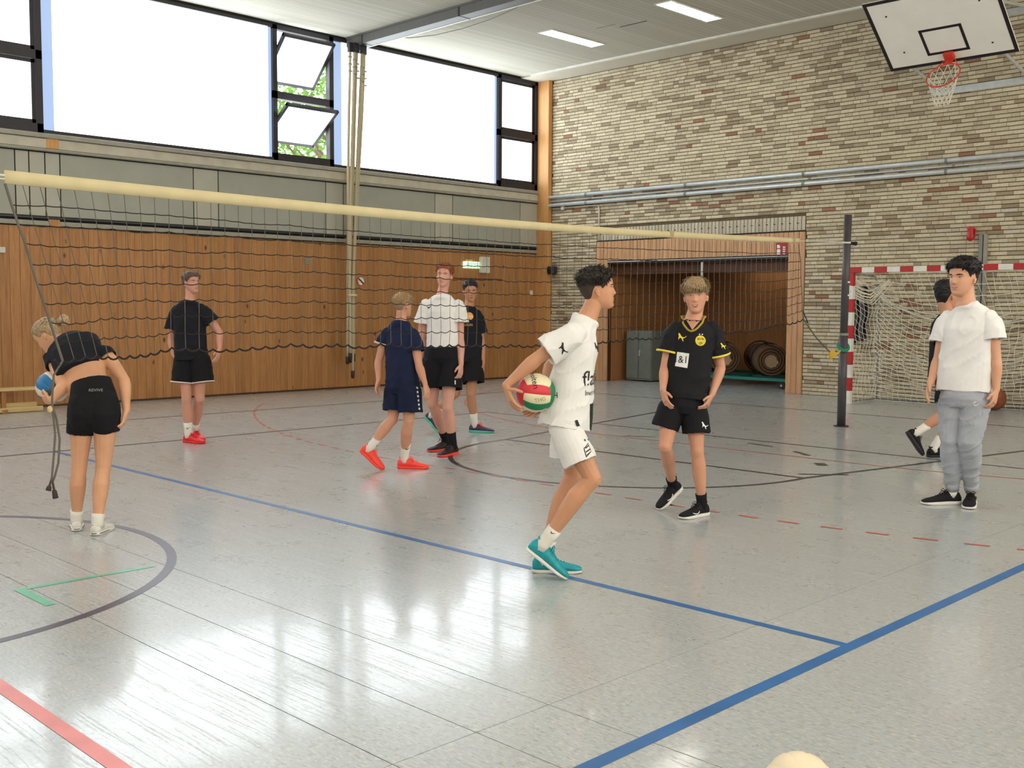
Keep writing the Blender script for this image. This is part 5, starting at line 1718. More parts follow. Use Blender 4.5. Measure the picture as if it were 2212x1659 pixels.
def P1():
    D = gdepth(1200, 1245)
    up = ZU
    toeN = ground(1224, 1253); dN = float((toeN - CAM) @ FW)
    near = lift_foot(1224, 1253, 1139, 1188, .272, .02)
    far = flat_foot(1204, 1236, 88, .275)
    ball_c = at(1157.5, 848.5, D - .13)
    wr = at(1093, 833, D - .17)
    p = player('person', 'person in all-white football kit and teal shoes holding a tricolour volleyball behind the back', (1200, 1245), 78, 1.66, (200, 146, 112), .0036, 1,
        dict(hip=((1214, 908, -.09), (1226, 904, .09)), kn=((1281, 1034, -.13), (1238, 1026, .10)), sh=((1247, 708, -.17), (1268, 700, .16)), el=((1163, 772, -.19), (1188, 792, .12)), wr=((1093, 833, -.17), (1178, 872, .03)), tip=((1116, 900, -.21), (1128, 906, -.06)), neck=(1270, 684, 0)),
        (near, far), (1290, 625, 0, 87, 92, -4, 0),
        dict(color=(30, 24, 22), tip=(52, 42, 36), top=.085, side=.030, front=.27, temple=.12, n=1500, length=.13, flow=(0, .45, .7), messy=.7, width=.016, fade=(58, 46, 40), back=-.30),
        (dict(palm=ball_c - at(1100, 862, D - .17), thumb=at(1128, 846, D - .25) - wr, curl=.24, spread=.10, thumb_to=at(1128, 847, D - .232)), dict(palm=ZU * .9 + TC * .3, thumb=TC - RH * .2, curl=.12, spread=.12)),
        (40, 30, 26),
        dict(mat=WHITE_KIT, name='football_shirt', hem=(1220, 922, 0), t=(.80, .72), w=(.196, .178, .170, .185, .190), d=(.142, .128, .114, .112, .088), sl=(.078, .088), amp=.009, e=.88, phi=76, neckup=-.012, vox=.0042),
        dict(mat=WHITE_KIT, name='football_shorts', hemA=(1254, 1000, -.12), hemB=(1224, 990, .10), waist=(1216, 886, 0), rw=(.128, .094), rl=(.090, .098), ht=.10),
        (SOCK_W, .10), dict(upper=SHOE_TEAL, sole=RUB_W, laces=SHOE_TEAL, name='football_shoe', thick=.7), face=dict(iris=(50, 34, 26), lips=(176, 112, 98)))
    tee, sh = p.tee, p.pants
    decal_px(tee, 1205, 744, D, cat(), .058, INK, 'leaping_cat_print', -62, 1.0)
    decal_px(tee, 1283, 750, D, cat(), .058, INK, 'leaping_cat_print', -10, 1.0)
    F = facing(76); L_ = -rightof(76)
    o = at(1230, 700, D) + F * .35
    # lettering across the chest and the dark green block down the front
    def front(vs, drop, side, size, mat, name, asp=1.0):
        c = at(1258, 740, D) + F * .4 - ZU * drop + L_ * side
        return decal_on(bvh_of(tee), c, -rightof(76) * size * 1.0, ZU * size * asp, -F, vs, mat, name, tee, .0025, .02)
    front(text_mesh('flatex', .095), .19, -.045, 1.0, INK, 'chest_lettering', 1.2)
    front(text_mesh('Invest in Value', .034), .265, -.03, 1.0, INK, 'small_lettering', 1.2)
    front([(-.06, -.46), (.03, -.50), (.065, -.325), (-.085, -.325)], .0, .0, 1.0, INK, 'front_block')
    front([(-.02, -.48), (.03, -.50), (.065, -.325), (-.02, -.325)], .0, .0, 1.0, INK_G, 'green_block')
    front([(-.018, -.02), (.018, -.02), (.02, .05), (-.02, .05)], .03, .0, 1.0, INK, 'front_stripe')
    decal_px(tee, 1246, 914, D, [(-.5, -.8), (.5, -.8), (.5, .8), (-.5, .8)], .020, INK, 'hem_label', 5)
    decal_px(tee, 1200, 855, D, text_mesh('H', 1.0), .045, INK, 'back_letter', 5)
    # rhombus badge with two stars on the shorts
    di = lambda s_: [(0, .95 * s_), (.52 * s_, 0), (0, -.95 * s_), (-.52 * s_, 0)]
    decal_px(sh, 1269, 972, D, di(1.0), .046, INK, 'rhombus_badge', -12, off=.002)
    decal_px(sh, 1269, 972, D, di(.80), .046, WHITE_KIT, 'badge_field', -12, off=.003)
    for q in ([(-.36, .12), (.04, .66), (.12, .56), (-.28, .02)], [(-.22, -.28), (.28, .30), (.34, .16), (-.14, -.42)], [(-.04, -.62), (.36, -.08), (.30, -.22), (.0, -.72)]):
        decal_px(sh, 1269, 972, D, q, .046, INK, 'badge_bar', -12, off=.004)
    decal_px(sh, 1263, 951, D, star(), .009, INK, 'badge_star', -10)
    decal_px(sh, 1270, 950, D, star(), .009, INK, 'badge_star', -10)
    sk = [c for c in p.root.children if c.name.startswith('sock')]
    decal_px(sk[0], 1190, 1149, D - .1, swoosh(), .030, INK, 'sock_mark', -30)
    # the ball
    cream = plain('cream_leather', (222, 214, 176), .5, .03); rd = plain('red_leather', (206, 52, 62), .5); gr = plain('green_leather', (22, 118, 72), .5)
    vw = unit(CAM - ball_c)
    fx = unit(vw + RH * .10 - ZU * .36); fz = unit(ZU + RH * .10)
    b = volleyball('volleyball', 'cream, red and green volleyball held behind the back of the player in white', tuple(map(float, ball_c)), .104, fx, fz,
        dict(front=(2, 0, 1), back=(1, 0, 2), top=(0, 0, 0), bottom=(0, 0, 0), left=(1, 1, 1), right=(2, 2, 2)), [cream, rd, gr])
    # fix which strips are red and green on the side towards us: red over cream over green
    kids = [c for c in b.children]
    order = {'front': (2, 0, 1)}
    f3 = kids[0:3]
    for c, m_ in zip(f3, (gr, cream, rd)): c.data.materials[0] = m_
    pts = [v.co for c in kids for v in c.data.vertices]
    bm = bmesh.new(); bmesh.ops.create_uvsphere(bm, u_segments=48, v_segments=24, radius=.104)
    bv = BVHTree.FromPolygons([v.co + Vector(ball_c) for v in bm.verts], [[v.index for v in f.verts] for f in bm.faces]); bm.free()
    def mark(txt, px, py, size, rot, mat):
        d = unit(ray(px, py)); o = at(px, py, D - 1.0)
        h = bv.ray_cast(Vector(o), Vector(d), 3.0)
        if h[0] is None: return
        hit = np.array(h[0]); n = unit(hit - ball_c)
        ax = perp(RH, n); ay = np.cross(n, ax); ay = ay if ay[2] > 0 else -ay
        a = math.radians(rot)
        decal_on(bv, hit + n * .1, ax * math.cos(a) + ay * math.sin(a), -ax * math.sin(a) + ay * math.cos(a), -n, text_mesh(txt, size), mat, 'ball_lettering', b, .0012)
    mark('molten', 1153, 817, .045, -80, INK)
    mark('THG', 1167, 864, .030, 8, plain('pencil', (150, 144, 116), .6))
    return p

def P2():
    D = gdepth(1490, 1118)
    fR = flat_foot(1499, 1117, -52, .275)
    fL = lift_foot(1422, 1103, 1466, 1060, .27, .12)
    p = player('person', 'person in black and yellow football jersey with a white square, walking before the open store', (1490, 1118), -14, 1.60, (206, 150, 122), .0042, 2,
        dict(hip=((1452, 878, 0), (1499, 878, 0)), kn=((1437, 965, -.06), (1506, 972, -.03)), sh=((1456, 700, .02), (1541, 700, -.02)), el=((1436, 796, .02), (1557, 795, .02)), wr=((1432, 842, -.06), (1538, 852, -.06)), tip=((1443, 885, -.11), (1515, 897, -.10)), neck=(1499, 688, 0)),
        (fL, fR), (1503, 639, -.02, 75, -14, 2, -3),
        dict(color=(108, 88, 62), tip=(182, 154, 114), top=.060, side=.045, front=.14, temple=.12, n=1300, length=.17, flow=(0, .7, .15), messy=.35, fringe=.06, back=-.30, ear=.02),
        (dict(curl=.28), dict(curl=.34)), (120, 92, 66),
        dict(mat=BLACK_KIT, name='football_shirt', hem=(1482, 862, 0), t=(.62, .70), w=(.168, .166, .175, .180, .185), d=(.122, .118, .110, .108, .086), sl=(.076, .084), amp=.009, neckup=-.015, vox=.0046),
        dict(mat=BLACK_SHORT, name='football_shorts', hemA=(1437, 924, 0), hemB=(1504, 936, -.02), rw=(.140, .106), rl=(.098, .106)),
        (SOCK_B, .075), dict(upper=SHOE_BLACK, sole=RUB_W, laces=LACE_B, name='running_shoe', stripe=(INK_W, [[(x * .42 - .05, y * .05 - .008) for x, y in swoosh()]])),
        face=dict(iris=(70, 80, 84), lips=(190, 110, 104), smile=.03, open_=.014))
    tee = p.tee
    dp = lambda *a, **k_: decal_px(tee, *a, **k_)
    # v neck: skin shows inside a gold band
    nb = [(-.5, .42), (0, -.50), (.5, .42), (.5, .80), (-.5, .80)]
    decal_px(tee, 1497, 694, D, [(-.074, .04), (.0, -.056), (.074, .04), (.07, .09), (-.07, .09)], 1.0, p.skin, 'neck_opening', 0, off=.003)
    gold = fabric('gold_trim', (168, 146, 58), .8)
    up_ = unit(p.pts['neck'] - p.pts['sm']); F = facing(-14); S_ = -rightof(-14)
    c = p.J(1498, 684, .01); bv = bvh_of(tee); path = []
    for i in range(40):
        a = 2 * math.pi * i / 40
        ca = math.cos(a); dip = .10 * max(0, ca) ** 2.6
        q = c + S_ * .082 * math.sin(a) + F * .085 * ca - up_ * dip
        dr = unit(S_ * math.sin(a) + F * ca)
        h = bv.ray_cast(Vector(q + dr * .25), Vector(-dr), .4)
        if h[0] is not None and (np.array(h[0]) - q) @ dr > -.04: q = np.array(h[0]) + dr * .003
        path.append(q)
    MB().tube(path, .0075, 8, loop=True).build('gold_collar', gold, tee, True)
    dp(1513.5, 736, D, disc(), .036, INK_Y, 'round_crest')
    dp(1513.5, 736, D, disc(), .031, INK, 'crest_ring', off=.003)
    dp(1513.5, 736, D, disc(), .0285, INK_Y, 'crest_field', off=.004)
    dp(1513.5, 733, D, text_mesh('BVB', 1.0), .026, INK, 'crest_lettering', off=.005)
    dp(1513.5, 741.5, D, text_mesh('09', 1.0), .024, INK, 'crest_lettering', off=.005)
    for x in (1511, 1517): dp(x, 722.5, D, star(), .007, INK_W, 'crest_star')
    dp(1461, 728, D, cat(), .066, INK_Y, 'leaping_cat_print', -38)
    q = [(-.42, .52), (.45, .40), (.34, -.62), (-.55, -.48)]
    dp(1475, 776, D, q, .098, INK_W, 'white_square', off=.003)
    dp(1471, 777, D, text_mesh('1&1', 1.0), .062, INK, 'square_lettering', -4, 1.15, off=.005)
    # gold sleeve hems
    for sh, el, t in ((p.pts['shA'], p.pts['elA'], .62), (p.pts['shB'], p.pts['elB'], .70)):
        c = lerp(sh, el, t - .02); d = unit(el - sh)
        u = perp(RH, d); v = np.cross(d, u); r_ = .0885 * p.k
        MB().loft([ring(c - d * .007, u, v, r_ + .001, r_ + .001, 24), ring(c, u, v, r_ + .005, r_ + .005, 24), ring(c + d * .007, u, v, r_ + .001, r_ + .001, 24)], cap=False).build('sleeve_band', INK_Y, tee, True)
    decal_px(p.pants, 1512, 918, D, cat(), .055, INK_W, 'leaping_cat_print', -30)
    decal_px(tee, 1554, 748, D, cat(), .05, INK_Y, 'leaping_cat_print', -20)
    return p

def P3():
    D = gdepth(2060, 1098)
    fA = flat_foot(2032, 1089, -84, .30); fB = flat_foot(2095, 1094, -28, .29)
    p = player('person', 'person in white T-shirt and grey jogging trousers standing before the goal', (2060, 1098), -42, 1.78, (208, 156, 126), .0042, 3,
        dict(hip=((2058, 862, .06), (2108, 864, -.06)), kn=((2055, 950, .05), (2095, 952, -.06)), sh=((2047, 676, .10), (2140, 676, -.11)), el=((2027, 776, .14), (2152, 780, -.14)), wr=((2010, 828, .09), (2152, 842, -.16)), tip=((1998, 868, .05), (2141, 892, -.18)), neck=(2087, 652, 0)),
        (fA, fB), (2081, 600, -.01, 79, -58, 2, 0),
        dict(color=(16, 13, 14), tip=(30, 24, 24), top=.10, side=.030, front=.25, temple=.13, n=1200, length=.12, flow=(0, .55, .6), messy=.7, width=.016, fade=(44, 34, 30), back=-.28),
        (dict(curl=.25), dict(curl=.42)), (22, 16, 16),
        dict(mat=WHITE_TEE, hem=(2081, 846, 0), t=(.60, .52), w=(.188, .182, .178, .186, .192), d=(.125, .120, .115, .112, .088), sl=(.078, .088), amp=.009, neckup=.0),
        None, None, dict(upper=SHOE_BLACK, sole=RUB_W, laces=LACE_B, name='trainer'), face=dict(iris=(40, 28, 22), lips=(186, 118, 108), smile=.03, browh=.02))
    q = p.pts
    p.pants = p.trousers(lerp(q['hm'], q['sm'], .2), q['hipA'], q['knA'], q['anA'] + ZU * .015, q['hipB'], q['knB'], q['anB'] + ZU * .015, GREY_SWEAT, GREY_SWEAT)
    decal_px(p.pants, 2104, 875, D, swoosh(), .042, INK_W, 'curved_mark', 8)
    decal_px(p.pants, 2105, 869.5, D, [(-.3, -.1), (.4, .0), (.4, .2), (-.3, .1)], .03, INK_W, 'small_mark', 8)
    for ft in q['feet'][:1]:
        limb(m_ := MB(), [into(ft), ankle_of(ft) + ZU * .01], [.04, .038], 14, dome=False)
        m_.build('sock', SOCK_W, p.root, True)
    return p

def P4():
    D = gdepth(2026, 988)
    fA = lift_foot(1992, 986, 1957, 935, .28, .02, hint=RH * .9 + ZU * .3, free=D - .10)
    fB = flat_foot(2032, 987, 100, .285)
    p = player('person', 'dark-haired person in black running behind the one in grey trousers, heel kicked up', (2026, 988), 112, 1.70, (196, 142, 112), .006, 4,
        dict(hip=((2044, 808, -.09), (2050, 808, .09)), kn=((2046, 892, -.10), (2062, 898, .06)), sh=((2038, 694, -.16), (2048, 690, .15)), el=((2030, 748, -.24), (2060, 750, .2)), wr=((2050, 795, -.26), (2078, 780, .2)), tip=((2062, 818, -.26), (2090, 795, .2)), neck=(2046, 681, 0)),
        (fA, fB), (2046, 638, .0, 60, 110, 5, 0),
        dict(color=(16, 13, 14), tip=(28, 22, 22), top=.08, side=.055, front=.26, temple=.12, n=260, length=.13, messy=.5, back=-.36),
        (dict(curl=.35), dict(curl=.35)), (24, 18, 18),
        dict(mat=BLACK_TEE, hem=(2040, 815, 0), t=(.95, .9), w=(.17, .165, .165, .175, .18), d=(.12, .115, .11, .11, .086), sl=(.072, .07), amp=.007, neckup=-.012),
        dict(mat=BLACK_SHORT, hemA=(2045, 868, -.1), hemB=(2056, 872, .08), rl=(.105, .108)),
        (SOCK_W, .13), dict(upper=SHOE_BLACK, sole=RUB_B, laces=LACE_B, name='trainer'), face=dict(iris=(40, 28, 22)))
    sk = [c for c in p.root.children if c.name.startswith('sock')]
    decal_px(sk[0], 2003, 930, D - .1, swoosh(), .04, INK, 'sock_mark', -30)
    return p

def P5():
    D = gdepth(190, 1152)
    fA = flat_foot(166, 1140, -158, .245); fB = flat_foot(222, 1149, 176, .245)
    rope_c = None
    ball_c = at(114, 836, D + .17)
    p = player('person', 'person with blonde bun in black crop top, bending forward with a ball under one arm', (190, 1152), 184, 1.66, (212, 160, 124), .0042, 5,
        dict(hip=((178, 890, 0), (229, 888, 0)), kn=((171, 1010, .02), (223, 1012, .02)), sh=((112, 764, .20), (226, 757, .22)), el=((136, 836, .02), (269, 822, .14)), wr=((112, 866, -.02), (273, 886, .06)), tip=((84, 860, .08), (263, 925, .02)), neck=(140, 738, .34)),
        (fA, fB), (104, 724, .40, 70, -98, 40, 0),
        dict(color=(128, 104, 76), tip=(186, 164, 128), top=.032, side=.028, front=.27, temple=.13, n=150, length=.10, flow=(0, -.7, .05), messy=.12, back=-.30, ear=.03),
        (dict(palm=ball_c - at(100, 866, D), thumb=RH * .2 + TC + ZU * .3, curl=.3), dict(curl=.35, palm=-RH + TC * .3, thumb=-TC)), (130, 104, 76),
        None, None, None, None, face=dict(iris=(70, 90, 100), lips=(196, 120, 112)), ratio=.5, torso_w=1.0)
    q = p.pts
    k = p.k
    S0 = rightof(184)
    # crop top: short open-backed body and cap sleeves
    base = [(172, 803, .10), (165, 785, .14), (165, 765, .19), (160, 750, .24), (150, 742, .29)]
    wd = [.150, .155, .172, .178, .12]; dpt = [.105, .112, .118, .105, .085]
    mb = MB(); pts = [p.J(*z) for z in base]; rings = []
    for i, c in enumerate(pts):
        t = unit(pts[min(i + 1, 4)] - pts[max(i - 1, 0)])
        u = perp(q['shB'] - q['shA'], t); v = np.cross(t, u)
        rings.append(ring(c, u, v, wd[i] * k, dpt[i] * k, 28, .9))
    mb.loft(rings)
    for sh, el, t in ((q['shA'], q['elA'], .30), (q['shB'], q['elB'], .16)):
        sleeve(mb, [lerp(q['sm'], sh, .7), lerp(sh, el, t * .3), lerp(sh, el, t)], [.066 * k, .068 * k, .064 * k], depth=.02)
    limb(mb, [p.J(150, 742, .28), p.J(141, 740, .32)], [.07 * k, .062 * k], 20, dome=False)
    top = remesh(mb, 'crop_top', .005, 4, BLACK_TEE, p.root, folds(5, .004, 9), ratio=.6)
    limb(m_ := MB(), [p.J(150, 806, .12), p.J(153, 826, .05)], [.045 * k, .03 * k], 16)
    m_.build('top_hem', BLACK_TEE, top, True)
    mb = MB()
    W = [((197, 824, .03), .128, .098), ((200, 845, .01), .142, .108), ((203, 880, 0), .168, .125), ((203, 900, 0), .172, .128), ((203, 915, 0), .150, .11)]
    rings = []
    cs = [p.J(*a) for a, _, _ in W]
    for i, (_, a, b) in enumerate(W):
        t = unit(cs[max(i - 1, 0)] - cs[min(i + 1, 4)]); u = perp(S0, t); v = np.cross(t, u)
        rings.append(ring(cs[i], u, v, a * k, b * k, 28, .95))
    mb.loft(rings)
    for hip, hem in (('hipA', (173, 938, .01)), ('hipB', (229, 932, .01))):
        sleeve(mb, [q[hip], lerp(q[hip], p.J(*hem), .5), p.J(*hem)], [.093 * k, .092 * k, .087 * k], wall=.005, depth=.03)
    for px in (182, 224):
        limb(mb, [p.J(px, 868, -.022), p.J(px, 895, -.034), p.J(px, 915, -.022)], [.095 * k, .098 * k, .090 * k], 24)
    sh = remesh(mb, 'cycling_shorts', .005, 4, BLACK_SHORT, p.root, folds(6, .002, 9), ratio=.6)
    decal_px(sh, 207, 843, D, text_mesh('REVIVE', 1.0), .028, plain('grey_print', (150, 150, 150), .6), 'waistband_lettering', 4, .9)
    for kn, an, ft in ((q['knA'], q['anA'], fA), (q['knB'], q['anB'], fB)):
        p.sock(kn, an, into(ft), .055, SOCK_W)
        so = p.shoe(ft[0], ft[1], ft[2], plain('white_canvas', (222, 220, 212), .8), RUB_W, laces=SOCK_W, ankle_h=.075, name='canvas_shoe')
        h, t, u_ = ft; f = unit(t - h); L_ = np.linalg.norm(t - h); l = np.cross(ZU, f)
        MB().tube([h - f * .016 + ZU * .016 + l * .0, h + f * .02 + l * .037 + ZU * .016, h + f * L_ * .5 + l * .046 + ZU * .016], .002, 5).tube([h - f * .016 + ZU * .016, h + f * .02 - l * .037 + ZU * .016, h + f * L_ * .5 - l * .046 + ZU * .016], .002, 5).build('sole_line', INK, so)
    # bun on the crown
    hr = [c for c in p.root.children if c.name.startswith('hair')][0]
    bc = p.J(138, 691, .40)
    bn = MB(); r = random.Random(3)
    bn.sphere(bc, .030, 16, 10)
    for i in range(26):
        a0 = r.uniform(0, 6.28); tl = r.uniform(-1, 1); ax = unit(np.array([r.gauss(0, 1) for _ in range(3)])); u = unit(np.cross(ax, ZU)); v = np.cross(ax, u)
        rr = r.uniform(.024, .036)
        bn.tube([bc + rr * (math.cos(a0 + s * .5) * u + math.sin(a0 + s * .5) * v) for s in range(7)], [.002, .005, .007, .008, .007, .005, .001], 6)
    tag(bn.build('hair_bun', hair_mat('bun', (150, 124, 92), (206, 186, 150)), hr, True), kind='stuff')
    limb(m_ := MB(), [p.J(122, 700, .42), bc], [.03, .022], 12)
    m_.build('gathered_hair', hr.data.materials[0], hr, True)
    # ball under her arm
    cream = plain('pale_leather', (218, 212, 190), .5, .03); bl = plain('blue_leather', (36, 112, 166), .5); gy = plain('slate_leather', (86, 96, 96), .5)
    vw = unit(CAM - ball_c)
    volleyball('volleyball', 'white and blue volleyball tucked under the arm of the person bending over', tuple(map(float, ball_c)), .105, unit(vw - RH * .95 + ZU * .15), unit(ZU + RH * .5), dict(front=(0, 1, 1), back=(0, 0, 2), top=(0, 0, 0), bottom=(2, 2, 0), left=(0, 0, 2), right=(0, 0, 2)), [cream, bl, gy])
    return p

def P6():
    D = gdepth(420, 957)
    fA = flat_foot(420, 957, 62, .285); fB = flat_foot(427, 950, 40, .285)
    p = player('person', 'person in black T-shirt and shorts with bright red shoes standing behind the net', (420, 957), 18, 1.80, (204, 148, 126), .0052, 6,
        dict(hip=((400, 768, 0), (430, 768, 0)), kn=((403, 862, -.03), (431, 862, 0)), sh=((381, 664, .02), (436, 661, -.02)), el=((370, 734, .05), (473, 717, .03)), wr=((376, 767, 0), (474, 754, -.03)), tip=((391, 797, -.06), (467, 784, -.08)), neck=(411, 650, 0)),
        (fA, fB), (413, 611, 0, 47, 52, -4, 0),
        dict(color=(74, 54, 46), tip=(120, 96, 84), top=.06, side=.03, front=.24, temple=.12, n=320, length=.12, flow=(0, .7, .3), messy=.4),
        (dict(curl=.3), dict(curl=.3)), (70, 50, 42),
        dict(mat=BLACK_TEE, hem=(413, 778, 0), t=(.66, .60), w=(.166, .160, .158, .166, .172), d=(.122, .116, .110, .108, .084), sl=(.074, .085), amp=.008, neckup=.0),
        dict(mat=BLACK_SHORT, hemA=(395, 826, 0), hemB=(437, 826, 0), rl=(.112, .118)),
        (SOCK_W, .13), dict(upper=SHOE_RED, sole=SHOE_RED, laces=SHOE_RED, name='trainer'), face=dict(iris=(50, 40, 34)))
    rd_ = plain('hem_trim', (226, 206, 196), .8)
    for hip, hem in (('hipA', (395, 826, 0)), ('hipB', (437, 826, 0))):
        c = p.J(*hem); d = unit(c - p.pts[hip]); u = perp(RH, d); v = np.cross(d, u); r_ = .1215 * p.k
        MB().loft([ring(c - d * .008, u, v, r_, r_, 24), ring(c, u, v, r_ + .004, r_ + .004, 24), ring(c + d * .004, u, v, r_, r_, 24)], cap=False).build('hem_trim', rd_, p.pants, True)
    sk = [c for c in p.root.children if c.name.startswith('sock')]
    for s_, (x, y) in zip(sk, ((403, 925), (421, 916))): decal_px(s_, x, y, D, swoosh(), .04, INK, 'sock_mark', 0)
    return p

def P7():
    D = gdepth(890, 1016)
    fB = flat_foot(893, 1012, 84, .285)
    fA = lift_foot(827, 1017, 788, 982, .28, .06)
    p = player('person', 'blond person in navy kit with coral shoes seen from behind, walking to the net', (890, 1016), 150, 1.66, (206, 150, 122), .005, 7,
        dict(hip=((856, 838, .05), (884, 840, -.05)), kn=((848, 906, .02), (883, 908, -.06)), sh=((836, 713, .07), (893, 716, -.07)), el=((818, 780, .08), (905, 790, -.10)), wr=((818, 820, .03), (918, 828, -.14)), tip=((811, 848, .0), (924, 856, -.16)), neck=(866, 692, 0)),
        (fA, fB), (871, 660, 0, 49, 132, 4, 0),
        dict(color=(120, 92, 60), tip=(206, 176, 128), top=.075, side=.028, front=.26, temple=.13, n=800, length=.13, flow=(0, .5, .6), messy=.6, width=.018, fade=(140, 112, 84)),
        (dict(curl=.3), dict(curl=.3)), (140, 110, 76),
        dict(mat=NAVY_KIT, name='football_shirt', hem=(868, 838, 0), t=(.42, .56), w=(.164, .158, .158, .168, .174), d=(.118, .112, .108, .106, .084), sl=(.070, .078), amp=.008, neckup=.0),
        dict(mat=NAVY_SHORT, hemA=(852, 888, .03), hemB=(886, 891, -.06), rl=(.110, .114)),
        (SOCK_W, .16), dict(upper=SHOE_CORAL, sole=SHOE_CORAL, laces=SHOE_CORAL, name='trainer', stripe=(INK, [[(-.06 + i * .09, -.025), (-.025 + i * .09, -.025), (.02 + i * .09, .02), (-.015 + i * .09, .02)] for i in range(3)])), face=dict(iris=(60, 70, 80)))
    sk = [c for c in p.root.children if c.name.startswith('sock')]
    for s_, (x, y, r_) in zip(sk, ((813, 963, -30), (876, 970, 0))): decal_px(s_, x, y, D, swoosh(), .05, INK, 'sock_mark', r_)
    for i in range(6): decal_px(p.pants, 901 + i * .9, 838 + i * 9, D, star(), .016, INK_W, 'side_chevron', 0)
    c = lerp(p.pts['shA'], p.pts['elA'], .405); d = unit(p.pts['elA'] - p.pts['shA']); u = perp(RH, d); v = np.cross(d, u)
    MB().loft([ring(c - d * .008, u, v, .089, .089, 20), ring(c, u, v, .092, .092, 20), ring(c + d * .008, u, v, .089, .089, 20)], cap=False).build('sleeve_band', plain('sleeve_trim', (214, 180, 172), .8), p.tee, True)
    return p

def P8():
    D = gdepth(965, 985)
    fB = flat_foot(967, 984, -34, .29); fA = flat_foot(950, 974, -52, .29)
    p = player('person', 'red-haired person in white T-shirt and black shorts, tallest of the trio behind the net', (965, 985), -8, 1.86, (214, 160, 140), .005, 8,
        dict(hip=((938, 775, .0), (973, 775, 0)), kn=((934, 872, .06), (967, 880, -.06)), sh=((919, 652, .02), (990, 652, -.02)), el=((910, 735, .08), (994, 735, .0)), wr=((914, 790, .05), (996, 786, -.09)), tip=((915, 826, 0), (993, 824, -.13)), neck=(955, 637, 0)),
        (fA, fB), (960, 596, 0, 50, -10, -5, 3),
        dict(color=(112, 54, 26), tip=(176, 98, 52), top=.065, side=.028, front=.27, temple=.12, n=420, length=.12, flow=(0, .5, .5), messy=.5),
        (dict(curl=.4), dict(curl=.35)), (130, 76, 46),
        dict(mat=WHITE_TEE, name='sports_shirt', hem=(957, 752, 0), t=(.52, .50), w=(.152, .148, .150, .162, .172), d=(.118, .112, .108, .106, .084), sl=(.074, .088), amp=.009, neckup=.0),
        dict(mat=BLACK_SHORT, hemA=(936, 836, .03), hemB=(970, 840, -.05), rl=(.110, .118)),
        (SOCK_B, .15), dict(upper=plain('black_coral_shoe', (46, 28, 34), .6, .3, 40), sole=SHOE_CORAL, laces=LACE_B, name='trainer', ankle_h=.115), face=dict(iris=(60, 50, 46), lips=(196, 120, 116), open_=.006))
    decal_px(p.tee, 923.5, 664.5, D, swoosh(), .062, INK, 'curved_mark', 12)
    decal_px(p.pants, 983, 826, D, [(-.3, -1), (.3, -1), (.3, 1), (-.3, 1)], .02, INK_W, 'side_mark', 0)
    return p

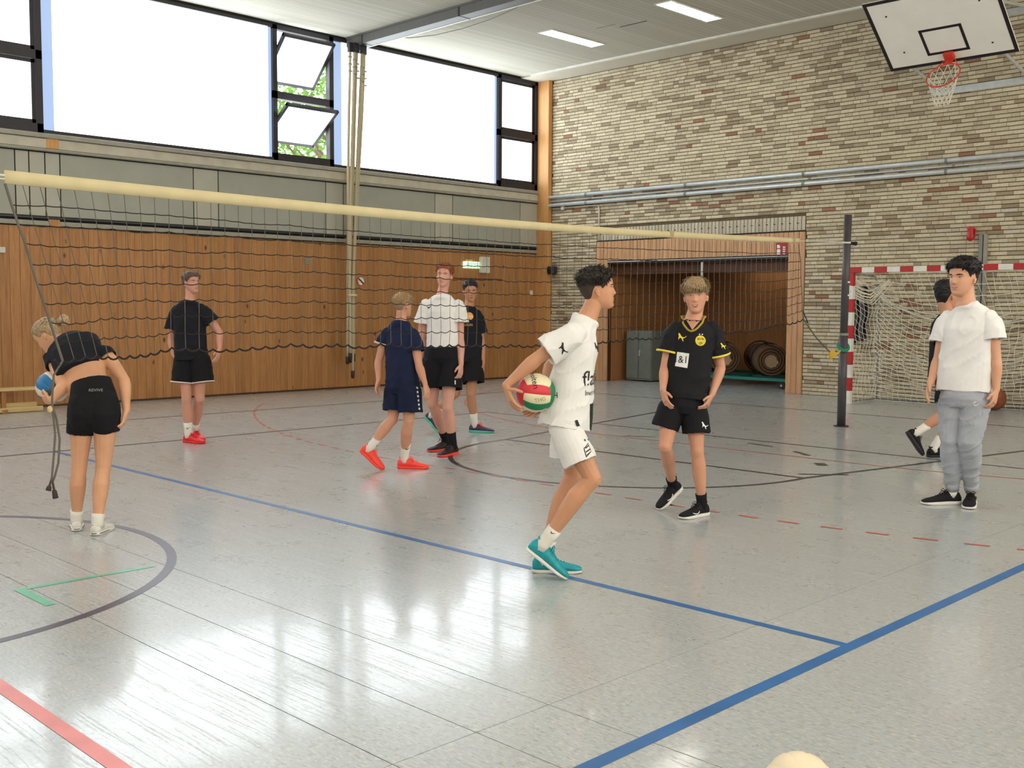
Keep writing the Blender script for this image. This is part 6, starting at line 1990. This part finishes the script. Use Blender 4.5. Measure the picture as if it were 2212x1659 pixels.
def P9():
    D = gdepth(1041, 935)
    fB = flat_foot(1041, 934, 74, .30)
    fA = lift_foot(952, 936, 924, 906, .29, .10, free=D + .05)
    p = player('person', 'dark-haired person in black shirt with yellow emblem, half hidden behind the red-haired one', (1041, 935), 18, 1.80, (186, 132, 102), .0055, 9,
        dict(hip=((998, 776, .03), (1022, 776, -.02)), kn=((984, 850, .0), (1017, 852, -.06)), sh=((990, 676, .03), (1033, 675, -.03)), el=((984, 736, .10), (1040, 736, .03)), wr=((990, 782, .08), (1043, 786, -.03)), tip=((994, 808, .05), (1043, 812, -.06)), neck=(1013, 662, 0)),
        (fA, fB), (1016, 629, 0, 45, 10, 6, 0),
        dict(color=(16, 14, 18), tip=(36, 32, 38), top=.06, side=.022, front=.27, temple=.12, n=260, length=.10, messy=.4, fade=(34, 28, 28)),
        (dict(curl=.3), dict(curl=.3)), (24, 18, 18),
        dict(mat=BLACK_TEE, hem=(1011, 782, 0), t=(.68, .68), w=(.168, .165, .168, .175, .178), d=(.122, .116, .112, .11, .086), sl=(.074, .080), amp=.008, neckup=.0),
        dict(mat=BLACK_SHORT, hemA=(994, 828, .0), hemB=(1022, 826, -.05), rl=(.112, .122)),
        (SOCK_W, .14), dict(upper=plain('purple_shoe', (74, 48, 84), .6, .3, 40), sole=plain('mint_rubber', (70, 190, 160), .5), laces=SHOE_CORAL, name='trainer'), face=dict(iris=(34, 24, 20), lips=(150, 92, 80)))
    dp = lambda *a, **k_: decal_px(p.tee, *a, **k_)
    dp(1014, 683, D, disc(18), .046, plain('gold_print', (232, 166, 72), .6), 'ball_emblem')
    for r_ in (60, 90, 120): dp(1014, 683, D, [(-.9, -.03), (.9, -.03), (.9, .03), (-.9, .03)], .046, plain('plum_print', (104, 52, 96), .6), 'emblem_seam', r_, off=.003)
    dp(1015, 684, D, text_mesh('LAKERS', 1.0), .022, INK_W, 'emblem_lettering', 0, 1.2, off=.004)
    dp(1012, 702, D, text_mesh('LAKERS', 1.0), .030, plain('gold_letter', (216, 168, 60), .6), 'chest_lettering', 0, 1.2, off=.003)
    return p

def loose_balls():
    cream = plain('foreground_cream', (230, 214, 184), .55, .02)
    c = at(1727, 1709, 2.69)
    g = ground(1727, 1800)
    r = .105
    d = ray(1727, 1707); t = (r - CAM[2]) / d[2]
    c = CAM + d * t
    volleyball('volleyball', 'cream volleyball lying on the floor at the bottom edge, cut by the frame', tuple(map(float, c)), r, -FW + ZU * .3, ZU, {n: (0, 0, 0) for n in ('front', 'back', 'top', 'bottom', 'left', 'right')}, [cream])
    # brown leather ball on the floor behind the hand of the player in grey trousers
    r = .17
    d = ray(2147, 861); t = (r - CAM[2]) / d[2]
    c = CAM + d * t
    t_ = thing('medicine_ball', 'brown leather medicine ball on the floor before the goal, behind a hand', 'ball', c)
    lea = plain('brown_leather', (132, 74, 44), .5, .15, 10)
    for k in range(8):
        m_ = MB(); vs = []; nu, nv = 5, 14
        for i in range(nu + 1):
            for j in range(nv + 1):
                a = (k + i / nu) * math.pi / 4; th = math.pi * (.03 + .94 * j / nv)
                e = (i in (0, nu))
                rr = r * (.982 if e else 1)
                vs.append(c + rr * np.array([math.sin(th) * math.cos(a), math.cos(th), math.sin(th) * math.sin(a)]))
        m_.add(vs, [(i * (nv + 1) + j, i * (nv + 1) + j + 1, (i + 1) * (nv + 1) + j + 1, (i + 1) * (nv + 1) + j) for i in range(nu) for j in range(nv)])
        m_.build('ball_panel', lea, t_, True)
    for sg in (-1, 1):
        MB().sphere(c + np.array([0, sg * r * .985, 0]), .02, 12, 6, 0, (1, .2, 1)).build('pole_cap', M['leather'], t_, True)
P1(); P2(); P3(); P4(); P5(); P6(); P7(); P8(); P9()
loose_balls()
